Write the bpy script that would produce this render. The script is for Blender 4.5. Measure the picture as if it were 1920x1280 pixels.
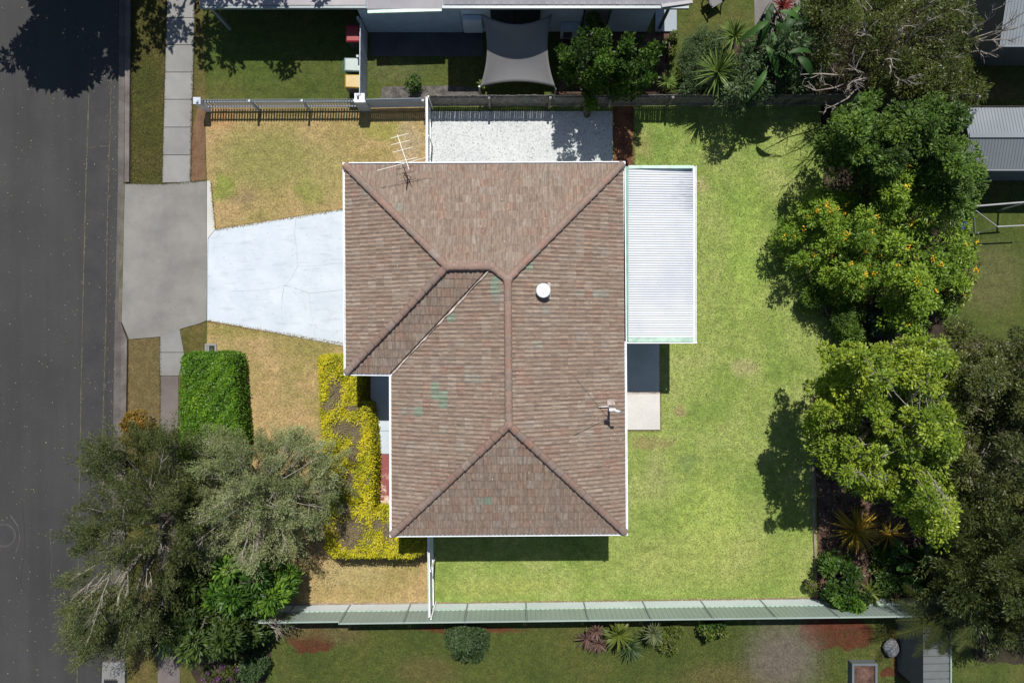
import bpy, bmesh, math, random
import numpy as np
from mathutils import Vector, Matrix
for _o in list(bpy.data.objects): bpy.data.objects.remove(_o)
SC = bpy.context.scene
COL = SC.collection
R = math.radians
# ------------------------------------------------------------------ camera, sky, sun, exposure
F = 1280.0; HC = 28.5; S = F / HC                     # focal length in photo pixels, drone height, pixels per metre on the ground
cam = bpy.data.cameras.new('camera'); cam.lens = 24.0; cam.sensor_width = 36.0; cam.clip_end = 2000; cam.clip_start = 0.5
co = bpy.data.objects.new('camera', cam); COL.objects.link(co); co.location = (0, 0, HC); co.rotation_euler = (0, 0, 0)
SC.camera = co
SKX, SKY = -0.034, -0.547                             # shadow run per metre of height
SUNV = Vector((-SKX, -SKY, 1)).normalized()
elev = math.asin(SUNV.z); azim = math.atan2(SUNV.x, SUNV.y)
w = bpy.data.worlds.new('World'); SC.world = w; w.use_nodes = True
nt = w.node_tree; bg = nt.nodes['Background']; sk = nt.nodes.new('ShaderNodeTexSky'); sk.sky_type = 'NISHITA'
sk.sun_disc = False; sk.sun_elevation = elev; sk.sun_rotation = azim; sk.air_density = 1.0; sk.dust_density = 0.6; sk.ozone_density = 1.5
nt.links.new(sk.outputs[0], bg.inputs[0]); bg.inputs[1].default_value = 0.07
sl = bpy.data.lights.new('sun', 'SUN'); sl.energy = 4.45; sl.angle = R(0.53); sl.color = (1.0, 0.955, 0.89)
so = bpy.data.objects.new('sun', sl); COL.objects.link(so); so.rotation_euler = SUNV.to_track_quat('Z', 'Y').to_euler(); so.location = (0, 30, 60)
SC.view_settings.view_transform = 'Standard'; SC.view_settings.look = 'None'; SC.view_settings.exposure = 0.45; SC.view_settings.gamma = 1
SC.view_settings.use_curve_mapping = False
SC.render.engine = 'CYCLES'
# ------------------------------------------------------------------ placing helpers
def U(x, y, z=0.0):
    """world point at height z that stands where the photo shows (x, y)"""
    k = (1 - z / HC) / S
    return Vector(((x - 960) * k, -(y - 640) * k, z))
def SHD(x, y, z=0.0):
    """world point at height z whose sun shadow falls on the ground at (x, y)"""
    g = U(x, y, 0)
    return Vector((g.x - SKX * z, g.y - SKY * z, z))
def tag(o, label=None, cat=None, group=None, kind=None):
    if label: o['label'] = label
    if cat: o['category'] = cat
    if group: o['group'] = group
    if kind: o['kind'] = kind
    return o
def thing(name, label, cat, loc=(0, 0, 0), group=None, rz=0.0):
    o = bpy.data.objects.new(name, None); COL.objects.link(o); o.location = loc; o.rotation_euler = (0, 0, rz)
    o.empty_display_size = 0.2
    return tag(o, label, cat, group)
def wloc(o):
    v = Vector(o.location); p = o.parent
    while p: v = v + Vector(p.location); p = p.parent
    return v
def link(name, me, mat=None, parent=None, loc=None):
    if mat is not None and len(me.materials) == 0: me.materials.append(mat)
    o = bpy.data.objects.new(name, me); COL.objects.link(o)
    if parent: o.parent = parent
    if loc is not None: o.location = loc
    return o
class MB:
    """collects boxes, tubes, prisms in world coordinates, links them as one object"""
    def __init__(s): s.v = []; s.f = []
    def add(s, vs, fs):
        b = len(s.v); s.v += [tuple(v) for v in vs]; s.f += [tuple(i + b for i in f) for f in fs]
    def box(s, a, b):
        (x0, y0, z0), (x1, y1, z1) = a, b
        s.add([(x0,y0,z0),(x1,y0,z0),(x1,y1,z0),(x0,y1,z0),(x0,y0,z1),(x1,y0,z1),(x1,y1,z1),(x0,y1,z1)],
              [(3,2,1,0),(4,5,6,7),(0,1,5,4),(1,2,6,5),(2,3,7,6),(3,0,4,7)])
    def beam(s, p, q, wd, ht, up=Vector((0,0,1))):
        p, q = Vector(p), Vector(q); d = (q - p).normalized()
        if abs(d.dot(up)) > .98: up = Vector((0, 1, 0))
        sd = d.cross(up).normalized() * wd / 2; u = sd.cross(d).normalized() * ht / 2
        s.add([p-sd-u, p+sd-u, p+sd+u, p-sd+u, q-sd-u, q+sd-u, q+sd+u, q-sd+u],
              [(0,1,2,3),(7,6,5,4),(0,4,5,1),(1,5,6,2),(2,6,7,3),(3,7,4,0)])
    def tube(s, pts, rad, n=6, cap=True):
        pts = [Vector(p) for p in pts]; rings = []; k = len(pts)
        if not hasattr(rad, '__len__'): rad = [rad] * k
        ref = None
        for i, p in enumerate(pts):
            d = (pts[min(i+1, k-1)] - pts[max(i-1, 0)])
            if d.length < 1e-9: d = Vector((0,0,1))
            d.normalize()
            if ref is None:
                ref = d.orthogonal().normalized()
            a = (ref - d * ref.dot(d))
            if a.length < 1e-6: a = d.orthogonal()
            a.normalize(); ref = a; b = d.cross(a)
            rings.append([p + (a * math.cos(2*math.pi*j/n) + b * math.sin(2*math.pi*j/n)) * rad[i] for j in range(n)])
        vs = [v for r in rings for v in r]; fs = []
        for i in range(k-1):
            for j in range(n):
                fs.append((i*n+j, i*n+(j+1) % n, (i+1)*n+(j+1) % n, (i+1)*n+j))
        if cap: fs.append(tuple(range(n))[::-1]); fs.append(tuple((k-1)*n+j for j in range(n)))
        s.add(vs, fs)
    def prism(s, poly, z0, z1):
        n = len(poly); vs = [(p[0], p[1], z0) for p in poly] + [(p[0], p[1], z1) for p in poly]
        s.add(vs, [tuple(range(n))[::-1], tuple(range(n, 2*n))] + [(i, (i+1) % n, n+(i+1) % n, n+i) for i in range(n)])
    def lathe(s, c, prof, n=20):
        c = Vector(c); vs = []; fs = []
        for (r, z) in prof:
            vs += [c + Vector((r*math.cos(2*math.pi*j/n), r*math.sin(2*math.pi*j/n), z)) for j in range(n)]
        for i in range(len(prof)-1):
            for j in range(n): fs.append((i*n+j, i*n+(j+1) % n, (i+1)*n+(j+1) % n, (i+1)*n+j))
        fs.append(tuple((len(prof)-1)*n+j for j in range(n)))
        s.add(vs, fs)
    def mesh(s, name, off=Vector((0,0,0))):
        me = bpy.data.meshes.new(name); me.from_pydata([tuple(Vector(v) - off) for v in s.v], [], s.f)
        bm = bmesh.new(); bm.from_mesh(me)
        bmesh.ops.triangulate(bm, faces=[f for f in bm.faces if len(f.verts) > 4])
        bmesh.ops.recalc_face_normals(bm, faces=bm.faces[:]); bm.to_mesh(me); bm.free()
        return me
    def build(s, name, mat, parent=None, smooth=False, bevel=0):
        off = wloc(parent) if parent else Vector((0,0,0))
        me = s.mesh(name, off)
        if smooth: me.polygons.foreach_set('use_smooth', [True]*len(me.polygons))
        o = link(name, me, mat, parent)
        if bevel:
            m = o.modifiers.new('bevel', 'BEVEL'); m.width = bevel; m.segments = 2; m.limit_method = 'ANGLE'
        return o
# ------------------------------------------------------------------ materials
def newmat(name):
    m = bpy.data.materials.new(name); m.use_nodes = True; return m, m.node_tree, m.node_tree.nodes['Principled BSDF']
def node(t, typ, ins=None, **kw):
    n = t.nodes.new(typ)
    for k, v in kw.items(): setattr(n, k, v)
    if ins:
        for k, v in ins.items():
            if isinstance(v, bpy.types.NodeSocket): t.links.new(v, n.inputs[k])
            else: n.inputs[k].default_value = v
    return n
def noise(t, vec, scale, detail=4, rough=.55, dist=0): return node(t, 'ShaderNodeTexNoise', {'Vector': vec, 'Scale': scale, 'Detail': detail, 'Roughness': rough, 'Distortion': dist}).outputs[0]
def ramp(t, fac, stops):
    n = node(t, 'ShaderNodeValToRGB', {'Fac': fac}); e = n.color_ramp.elements
    while len(e) < len(stops): e.new(.5)
    for i, (p, c) in enumerate(stops):
        e[i].position = p; e[i].color = (*c, 1) if len(c) == 3 else c
    return n.outputs[0]
def g3(v): return (v, v, v)
def mulc(t, a, b, fac=1.0): 
    n = node(t, 'ShaderNodeMix', data_type='RGBA', blend_type='MULTIPLY'); n.inputs[0].default_value = fac
    for i, s_ in ((6, a), (7, b)):
        if isinstance(s_, bpy.types.NodeSocket): t.links.new(s_, n.inputs[i])
        else: n.inputs[i].default_value = (*s_, 1)
    return n.outputs[2]
def mixc(t, fac, a, b):
    n = node(t, 'ShaderNodeMix', data_type='RGBA')
    if isinstance(fac, bpy.types.NodeSocket): t.links.new(fac, n.inputs[0])
    else: n.inputs[0].default_value = fac
    for i, s_ in ((6, a), (7, b)):
        if isinstance(s_, bpy.types.NodeSocket): t.links.new(s_, n.inputs[i])
        else: n.inputs[i].default_value = (*s_, 1)
    return n.outputs[2]
def math_(t, op, a, b=0.0, c=0.0, clamp=False):
    n = node(t, 'ShaderNodeMath', {0: a, 1: b, 2: c}, operation=op); n.use_clamp = clamp; return n.outputs[0]
def wpos(t): return node(t, 'ShaderNodeNewGeometry').outputs['Position']
def bump(t, b, h, dist, strength=1.0):
    n = node(t, 'ShaderNodeBump', {'Height': h, 'Distance': dist, 'Strength': strength}); t.links.new(n.outputs[0], b.inputs['Normal'])
def blob(t, P, x, y, rx, ry, soft=.5, wob=.5):
    """0..1 mask of a worn or discoloured patch at photo position x, y (radii in photo pixels)"""
    g = U(x, y)
    wb = node(t, 'ShaderNodeTexNoise', {'Vector': P, 'Scale': 1.6, 'Detail': 5}).outputs['Color']
    sh = node(t, 'ShaderNodeVectorMath', {0: wb, 1: (.5, .5, .5)}, operation='SUBTRACT').outputs[0]
    sh = node(t, 'ShaderNodeVectorMath', {0: sh, 3: wob * 1.6}, operation='SCALE').outputs[0]
    q = node(t, 'ShaderNodeVectorMath', {0: P, 1: sh}, operation='ADD').outputs[0]
    q = node(t, 'ShaderNodeVectorMath', {0: q, 1: (g.x, g.y, 0)}, operation='SUBTRACT').outputs[0]
    q = node(t, 'ShaderNodeVectorMath', {0: q, 1: (S/rx, S/ry, 0)}, operation='MULTIPLY').outputs[0]
    d = node(t, 'ShaderNodeVectorMath', {0: q}, operation='LENGTH').outputs['Value']
    n = node(t, 'ShaderNodeMapRange', {0: d, 1: 1 - soft, 2: 1 + soft, 3: 1.0, 4: 0.0}); n.interpolation_type = 'SMOOTHSTEP'
    return n.outputs[0]
def surf(name, c1, c2, scale=1.5, fine=30, finek=.25, rough=.8, bmp=.004, lo=.35, hi=.65, spec=.3):
    """two tones mixed by broad noise, fine grain over it, and relief"""
    m, t, b = newmat(name); P = wpos(t)
    c = ramp(t, noise(t, P, scale, 6, .6), [(lo, c1), (hi, c2)])
    fn = noise(t, P, fine, 4, .7)
    c = mulc(t, c, ramp(t, fn, [(.3, g3(1 - finek)), (.7, g3(1 + finek))]))
    t.links.new(c, b.inputs['Base Color']); b.inputs['Roughness'].default_value = rough; b.inputs['Specular IOR Level'].default_value = spec
    if bmp: bump(t, b, fn, bmp)
    return m
def plain(name, c, rough=.5, spec=.4, metal=0, var=.08):
    m = surf(name, tuple(x*(1-var) for x in c), tuple(x*(1+var) for x in c), 3, 60, .05, rough, 0, spec=spec)
    m.node_tree.nodes['Principled BSDF'].inputs['Metallic'].default_value = metal; return m
def leafmat(name, stops, rough=.45, trans=.3, tcol=None):
    m, t, b = newmat(name)
    a = node(t, 'ShaderNodeAttribute', attribute_name='tint').outputs['Fac']
    c = ramp(t, a, stops); t.links.new(c, b.inputs['Base Color']); b.inputs['Roughness'].default_value = rough; b.inputs['Specular IOR Level'].default_value = .22
    tr = node(t, 'ShaderNodeBsdfTranslucent'); t.links.new(mulc(t, c, tcol or (1.2, 1.25, .6)), tr.inputs[0])
    mx = node(t, 'ShaderNodeMixShader', {0: trans, 1: b.outputs[0], 2: tr.outputs[0]})
    t.links.new(mx.outputs[0], t.nodes['Material Output'].inputs[0]); return m
def grassmat(name, stops, fstrength=.45, patches=(), s1=.35, scale=1.0, clumpk=.25, hard=()):
    m, t, b = newmat(name); P = wpos(t)
    n1 = noise(t, P, s1*scale, 7, .62, .3)
    c = ramp(t, n1, stops)
    for (x, y, rx, ry, col, k) in patches:
        msk = blob(t, P, x, y, rx, ry)
        msk = math_(t, 'MULTIPLY', msk, k); c = mixc(t, msk, c, col)
    for (x, y, rx, ry, col, so_) in hard: c = mixc(t, blob(t, P, x, y, rx, ry, so_, .35), c, col)
    n2 = noise(t, P, 3.2, 4, .65); c = mulc(t, c, ramp(t, n2, [(.32, g3(1-clumpk)), (.68, g3(1+clumpk*.8))]))
    n3 = noise(t, P, 11, 5, .8); c = mulc(t, c, ramp(t, n3, [(.34, (1-fstrength, 1-fstrength*.9, 1-fstrength)), (.5, g3(1)), (.68, (1+fstrength*1.1, 1+fstrength, 1+fstrength*.8))]))
    t.links.new(c, b.inputs['Base Color']); b.inputs['Roughness'].default_value = .9; b.inputs['Specular IOR Level'].default_value = .15
    n4 = noise(t, P, 22, 3, .7); bump(t, b, n4, .06, .8)
    return m
def hexc(r, g, b_):                                      # sRGB 0-255 -> linear
    f = lambda c: ((c/255+.055)/1.055)**2.4 if c > 10 else c/255/12.92
    return (f(r), f(g), f(b_))
M = {}
M['asphalt'] = None
def make_asphalt():
    m, t, b = newmat('asphalt'); P = wpos(t)
    c = ramp(t, noise(t, P, .25, 6, .6), [(.35, (.021, .021, .0215)), (.65, (.031, .030, .029))])
    st = node(t, 'ShaderNodeVectorMath', {0: P, 1: (1.2, .06, 1)}, operation='MULTIPLY').outputs[0]
    c = mulc(t, c, ramp(t, noise(t, st, 1.2, 3), [(.3, g3(.82)), (.7, g3(1.15))]))
    n = noise(t, P, 45, 3, .8); c = mulc(t, c, ramp(t, n, [(.3, g3(.6)), (.7, g3(1.5))]))
    sp = node(t, 'ShaderNodeTexVoronoi', {'Vector': P, 'Scale': 5.5}).outputs['Distance']
    c = mixc(t, ramp(t, sp, [(.03, g3(1)), (.06, g3(0))]), c, (.13, .13, .12))
    t.links.new(c, b.inputs['Base Color']); b.inputs['Roughness'].default_value = .85; bump(t, b, n, .006); return m
M['asphalt'] = make_asphalt()
M['asphalt_patch'] = surf('asphalt_patch', (.028,.028,.030), (.040,.038,.038), .9, 45, .4, .85)
M['tar'] = surf('tar_seam_with_moss', (.045,.047,.022), (.10,.10,.07), 4, 40, .5, .9)
M['kerb'] = surf('kerb_concrete', (.075,.062,.055), (.14,.125,.115), 1.2, 30, .3)
M['gutter_conc'] = surf('channel_concrete', (.06,.053,.048), (.105,.095,.088), 1.2, 30, .35)
M['path'] = surf('footpath_concrete', (.185,.185,.18), (.235,.235,.228), .8, 35, .10)
for _n in ('path',):
    _t = M[_n].node_tree; _b = _t.nodes['Principled BSDF']; _l = _b.inputs['Base Color'].links[0].from_socket
    _t.links.new(mulc(_t, _l, ramp(_t, node(_t, 'ShaderNodeObjectInfo').outputs['Random'], [(0, (.78,.78,.77)), (1, (1.0,.99,.97))])), _b.inputs['Base Color'])
M['path_brown'] = surf('footpath_worn', (.095,.08,.075), (.13,.113,.105), .8, 35, .16)
M['crossover'] = surf('crossover_concrete', (.145,.141,.13), (.195,.19,.175), .8, 35, .14)
M['apron'] = surf('apron_concrete', (.38,.38,.35), (.46,.46,.43), .8, 35, .10)
def make_drive():
    m, t, b = newmat('painted_driveway'); P = wpos(t)
    c = ramp(t, noise(t, P, .7, 7, .65), [(.35, (.37,.42,.465)), (.65, (.45,.495,.54))])
    st = node(t, 'ShaderNodeVectorMath', {0: P, 1: (.7, 3, 1)}, operation='MULTIPLY').outputs[0]
    c = mulc(t, c, ramp(t, noise(t, st, 1.6, 5, .7), [(.54, g3(1)), (.72, g3(.80))]))
    sp = node(t, 'ShaderNodeTexVoronoi', {'Vector': P, 'Scale': 1.3}).outputs['Distance']
    c = mixc(t, ramp(t, sp, [(.02, g3(.8)), (.045, g3(0))]), c, (.22, .25, .25))
    c = mulc(t, c, ramp(t, noise(t, P, 40, 3), [(.3, g3(.96)), (.7, g3(1.04))]))
    t.links.new(c, b.inputs['Base Color']); b.inputs['Roughness'].default_value = .6; return m
M['drive'] = make_drive()
M['crack'] = plain('crack_fill', (.27,.29,.29), .9)
M['pebble'] = None
def make_pebble():
    m, t, b = newmat('pebblecrete'); P = wpos(t)
    v = node(t, 'ShaderNodeTexVoronoi', {'Vector': P, 'Scale': 16.0})
    c = ramp(t, noise(t, P, .6, 4), [(.35, (.40,.425,.43)), (.65, (.46,.48,.475))])
    c = mulc(t, c, ramp(t, noise(t, P, 14, 4, .8), [(.36, g3(.52)), (.47, g3(.98)), (.7, g3(1.15))]))
    t.links.new(c, b.inputs['Base Color']); b.inputs['Roughness'].default_value = .85; bump(t, b, v.outputs['Distance'], .008); return m
M['pebble'] = make_pebble()
M['slab'] = surf('patio_slab', (.42,.43,.42), (.52,.52,.50), .9, 25, .12)
M['porch'] = surf('porch_floor', (.36,.42,.47), (.46,.51,.55), .7, 25, .08)
def make_red():
    m, t, b = newmat('worn_red_paint'); P = wpos(t)
    msk = ramp(t, noise(t, P, 2.2, 8, .7), [(.50, g3(0)), (.56, g3(1))])
    ln = blob(t, P, 735, 965, 30, 75, .3, .8)
    msk2 = math_(t, 'MULTIPLY', msk, ln)
    c = mixc(t, msk2, (.20, .055, .050), (.50, .38, .30)); c = mulc(t, c, ramp(t, noise(t, P, 14, 4), [(.3, g3(.8)), (.7, g3(1.2))]))
    t.links.new(c, b.inputs['Base Color']); b.inputs['Roughness'].default_value = .7; return m
M['red'] = make_red()
M['shade_soil'] = surf('shade_dark_soil', (.02,.014,.009), (.05,.036,.022), 2.2, 20, .5, .95, .04)  # bed soil with the deep shade under the trees put into its colour
M['mulch'] = surf('bark_mulch', (.085,.036,.02), (.19,.085,.045), 2.5, 20, .5, .95, .03)
M['bed'] = surf('dark_garden_bed', (.035,.02,.015), (.13,.075,.055), 2.2, 20, .5, .95, .04)
M['redsoil'] = surf('red_soil', (.085,.024,.012), (.125,.036,.018), 1.6, 25, .25, .95, .02)
M['litter'] = surf('grey_dry_ground', (.085,.075,.06), (.15,.13,.115), 1.6, 22, .35, .95, .03)
M['edge'] = surf('edging', (.16,.12,.09), (.27,.21,.16), 2, 30, .25)
M['white'] = plain('white_paint', (.72,.74,.75), .45)
M['whitegut'] = plain('white_gutter', (.68,.71,.73), .35)
M['pvc'] = plain('white_pvc', (.56,.57,.58), .35)
M['black'] = plain('black_void', (.012,.012,.013), .7)
M['darkmetal'] = plain('dark_metal', (.06,.06,.06), .45)
M['aerial'] = plain('aerial_alloy', (.72,.69,.60), .4)
M['rust'] = plain('rusty_mast', (.07,.045,.035), .7)
M['green_flash'] = plain('green_flashing', (.12,.27,.19), .4, var=.15)
M['flash_pale'] = plain('pale_green_flashing', (.33,.47,.38), .4, var=.2)
M['mortar'] = surf('pale_mortar', (.25,.20,.17), (.52,.46,.42), 5, 40, .2)
M['wall_w'] = plain('weatherboard_paint', (.52,.53,.50), .6)
M['glass'] = plain('window_glass', (.03,.04,.05), .08, .8)
M['nwall'] = plain('neighbour_wall', (.26,.34,.42), .6)
M['nwall2'] = plain('neighbour_wall_pale', (.42,.50,.56), .6)
M['nroof'] = surf('neighbour_roof_sheet', (.22,.21,.22), (.28,.27,.28), 1, 30, .06, .45)
M['nroof2'] = surf('neighbour_roof_grey', (.17,.17,.19), (.22,.215,.24), 1, 30, .06, .45)
M['ngut'] = plain('neighbour_gutter', (.20,.24,.25), .4)
M['frame'] = plain('dark_window_frame', (.02,.022,.025), .4)
M['curtain'] = plain('curtain', (.16,.16,.14), .8)
M['sail'] = surf('shade_cloth', (.125,.125,.13), (.15,.15,.152), .5, 40, .08, .8)
M['shed'] = surf('shed_roof', (.15,.17,.185), (.18,.20,.215), .6, 30, .05, .5)
M['shed2'] = surf('shed_roof_dark', (.10,.115,.125), (.12,.135,.145), .6, 30, .05, .5)
M['shed_wall'] = plain('shed_wall', (.10,.11,.11), .6)
M['shed_wall2'] = plain('shed_wall_blue', (.12,.14,.16), .6)
M['paling'] = surf('grey_hardwood', (.105,.10,.092), (.21,.20,.19), 7, 60, .3, .9, .003)
M['picket'] = plain('shade_blue_picket', (.36,.40,.45), .6)  # white fence; the blue shade on its faces is mixed into the colour
M['cb'] = surf('grey_green_steel', (.225,.28,.25), (.26,.32,.285), .5, 40, .04, .45)
M['cbplinth'] = surf('pale_blue_grey_plinth', (.50,.57,.61), (.57,.63,.66), .5, 40, .05, .5)
M['cbdark'] = plain('steel_post', (.17,.21,.20), .45)
M['soft_green'] = plain('bin_green', (.02,.13,.10), .45)
M['lid_white'] = plain('bin_lid_pale', (.17,.23,.21), .4)
M['yellow'] = plain('bin_yellow', (.30,.19,.02), .4)
M['bin_red'] = plain('bin_red', (.22,.012,.02), .4)
M['blue'] = plain('blue_plastic', (.03,.08,.32), .4)
M['galv'] = plain('galvanised', (.30,.31,.31), .4)
M['bark'] = surf('grey_bark', (.12,.10,.085), (.24,.21,.185), 5, 40, .3, .9, .01)
M['bark_d'] = surf('dark_bark', (.05,.04,.03), (.11,.09,.07), 5, 40, .3, .9, .01)
M['twig'] = surf('pale_twig', (.22,.19,.165), (.36,.32,.28), 6, 40, .2, .9, 0)
M['rock'] = surf('pale_rock', (.13,.14,.15), (.25,.25,.25), 4, 20, .4, .8, .02)
# foliage
L3 = lambda a, b_, c: [(0, a), (.5, b_), (1, c)]
M['lf_bottle'] = leafmat('bottlebrush_leaf', L3((.11,.135,.055), (.21,.245,.105), (.35,.37,.19)), .5, .25)
M['lf_bottle2'] = leafmat('street_tree_leaf', L3((.04,.052,.015), (.078,.094,.028), (.125,.14,.052)), .5, .25)
M['lf_umb'] = leafmat('umbrella_leaf', L3((.02,.05,.008), (.05,.12,.014), (.17,.29,.03)), .45, .3)
M['lf_umb2'] = leafmat('dark_umbrella_leaf', L3((.02,.035,.008), (.045,.075,.014), (.085,.13,.025)), .5, .3)
M['lf_hedge'] = leafmat('green_hedge_leaf', L3((.035,.085,.008), (.08,.18,.012), (.17,.30,.022)), .4, .3)
M['lf_yellow'] = leafmat('golden_leaf', [(0, (.15,.18,.01)), (.35, (.37,.36,.014)), (1, (.66,.56,.022))], .45, .3)
M['lf_dead'] = leafmat('bare_twiggy_patch', L3((.10,.075,.04), (.20,.155,.09), (.32,.27,.14)), .8, .05, (1, 1, 1))
M['lf_ne'] = leafmat('glossy_dark_leaf', L3((.022,.046,.008), (.06,.115,.015), (.15,.235,.03)), .5, .25)
M['lf_tecoma'] = leafmat('bright_green_leaf', L3((.055,.105,.012), (.15,.25,.024), (.30,.41,.05)), .38, .3)
M['lf_flower'] = leafmat('orange_yellow_flower', L3((.75,.30,.01), (.85,.50,.02), (.85,.65,.05)), .5, .25, (1, .8, .4))
M['lf_yg'] = leafmat('yellow_green_leaf', L3((.06,.11,.012), (.18,.255,.024), (.37,.43,.045)), .4, .3)
M['lf_back'] = leafmat('rear_tree_leaf', L3((.03,.038,.011), (.068,.082,.02), (.125,.138,.034)), .4, .25)
M['lf_fern'] = leafmat('feathery_leaf', L3((.026,.040,.012), (.058,.078,.02), (.105,.128,.035)), .4, .25)
M['lf_nb'] = leafmat('neighbour_tree_leaf', L3((.018,.040,.008), (.045,.095,.014), (.095,.17,.025)), .42, .25)
M['lf_olive'] = leafmat('olive_shrub_leaf', L3((.025,.035,.008), (.06,.075,.014), (.10,.115,.025)), .4, .25)
M['lf_blue'] = leafmat('blue_green_leaf', L3((.02,.045,.025), (.05,.09,.05), (.10,.16,.09)), .35, .2)
M['lf_dull'] = leafmat('dull_green_leaf', L3((.02,.045,.014), (.05,.085,.03), (.09,.13,.05)), .45, .2)
M['lf_yucca'] = leafmat('yucca_leaf', L3((.05,.085,.015), (.09,.14,.03), (.14,.20,.05)), .4, .15)
M['lf_brom'] = leafmat('bronze_strap_leaf', L3((.14,.12,.015), (.28,.22,.025), (.42,.22,.03)), .4, .2)
M['lf_banana'] = leafmat('banana_leaf', L3((.018,.05,.012), (.035,.09,.018), (.07,.15,.03)), .5, .3)
M['lf_pink'] = leafmat('dusty_pink_leaf', L3((.07,.042,.036), (.115,.065,.055), (.16,.10,.075)), .5, .15, (1, .8, .7))
M['lf_red'] = leafmat('dark_red_leaf', L3((.07,.01,.01), (.13,.02,.018), (.17,.04,.03)), .4, .2, (1, .6, .5))
M['lf_purple'] = leafmat('purple_flower', L3((.07,.02,.07), (.12,.04,.12), (.16,.08,.15)), .5, .2, (1, .8, 1))
M['lf_croton'] = leafmat('orange_croton_leaf', L3((.08,.055,.01), (.17,.11,.012), (.22,.07,.012)), .4, .2)
M['lf_ygd'] = leafmat('muted_yellow_leaf', L3((.045,.065,.012), (.09,.12,.02), (.15,.17,.03)), .4, .25)
M['lf_pale'] = leafmat('pale_striped_leaf', L3((.06,.08,.035), (.11,.135,.06), (.17,.20,.10)), .4, .2)
# ------------------------------------------------------------------ the ground
def sheet(name, pts, z, mat, parent=None, kind='structure'):
    bm = bmesh.new(); vs = [bm.verts.new(U(x, y, 0) + Vector((0, 0, z))) for x, y in pts]
    bm.faces.new(vs); bmesh.ops.triangulate(bm, faces=bm.faces[:]); bmesh.ops.recalc_face_normals(bm, faces=bm.faces[:])
    if bm.faces[:][0].normal.z < 0: bmesh.ops.reverse_faces(bm, faces=bm.faces[:])
    me = bpy.data.meshes.new(name); bm.to_mesh(me); bm.free(); o = link(name, me, mat, parent)
    if kind and not parent: o['kind'] = kind
    return o
def slab(name, pts, z0, z1, mat, parent=None, kind='structure', bevel=0):
    b = MB(); b.prism([U(x, y) for x, y in pts], z0, z1); o = b.build(name, mat, parent, bevel=bevel)
    if kind and not parent: o['kind'] = kind
    return o
def densify(poly, amp, step, seed):
    rr = random.Random(seed); out = []
    for i in range(len(poly)):
        a, b_ = poly[i], poly[(i+1) % len(poly)]; L = math.hypot(b_[0]-a[0], b_[1]-a[1]); n = max(1, int(L/step))
        for j in range(n):
            k = j/n; out.append((a[0]+(b_[0]-a[0])*k+rr.uniform(-amp, amp), a[1]+(b_[1]-a[1])*k+rr.uniform(-amp, amp)))
    return out
g_nb = grassmat('neighbour_grass', [(.30, (.040,.062,.012)), (.5, (.062,.080,.018)), (.7, (.088,.086,.024))], .42,
    [(800, 1260, 60, 30, (.10,.08,.03), .6), (1370, 1270, 90, 30, (.11,.09,.035), .7), (1850, 520, 70, 60, (.10,.095,.04), .6), (1850, 170, 60, 20, (.11,.09,.04), .6),
     (460, 120, 80, 40, (.055,.085,.015), .5), (740, 130, 60, 20, (.085,.095,.035), .7)],
    hard=((585,1195,46,30,(.085,.028,.015),.12), (1540,1185,42,34,(.085,.028,.015),.12), (1600,1190,38,30,(.085,.028,.015),.12), (1700,1220,30,55,(.085,.028,.015),.12), (1666,1260,15,9,(.085,.028,.015),.12), (880,1181,100,7,(.10,.036,.018),.3), (1468,1232,66,62,(.105,.092,.07),.6), (560,1172,40,26,(.11,.085,.035),.5), (640,1185,40,20,(.10,.085,.035),.5)))
sheet('ground', [(-16000,-16000),(18000,-16000),(18000,18000),(-16000,18000)], -.004, g_nb)
g_front = grassmat('dry_front_grass', [(.28, (.17,.165,.035)), (.42, (.27,.215,.085)), (.55, (.34,.245,.115)), (.72, (.37,.245,.125))], .42,
    [(500, 300, 95, 55, (.205,.20,.065), .85), (420, 355, 22, 26, (.16,.21,.035), .8), (580, 360, 22, 24, (.15,.20,.03), .75), (455, 372, 26, 18, (.20,.155,.08), .7),
     (610, 330, 50, 60, (.25,.225,.085), .6), (720, 245, 40, 16, (.21,.22,.045), .7), (770, 270, 22, 40, (.32,.26,.17), .7), (440, 620, 110, 14, (.21,.185,.055), .7),
     (590, 650, 45, 22, (.21,.19,.06), .7), (540, 730, 16, 40, (.24,.20,.08), .6), (660, 1075, 60, 24, (.32,.27,.12), .7), (410, 220, 40, 20, (.36,.22,.10), .8)], clumpk=.22)
sheet('front_lawn', [(384,190),(388,337),(403,430),(395,447),(389,600),(386,700),(384,1136),(800,1133),(805,196)], 0, g_front)
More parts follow.
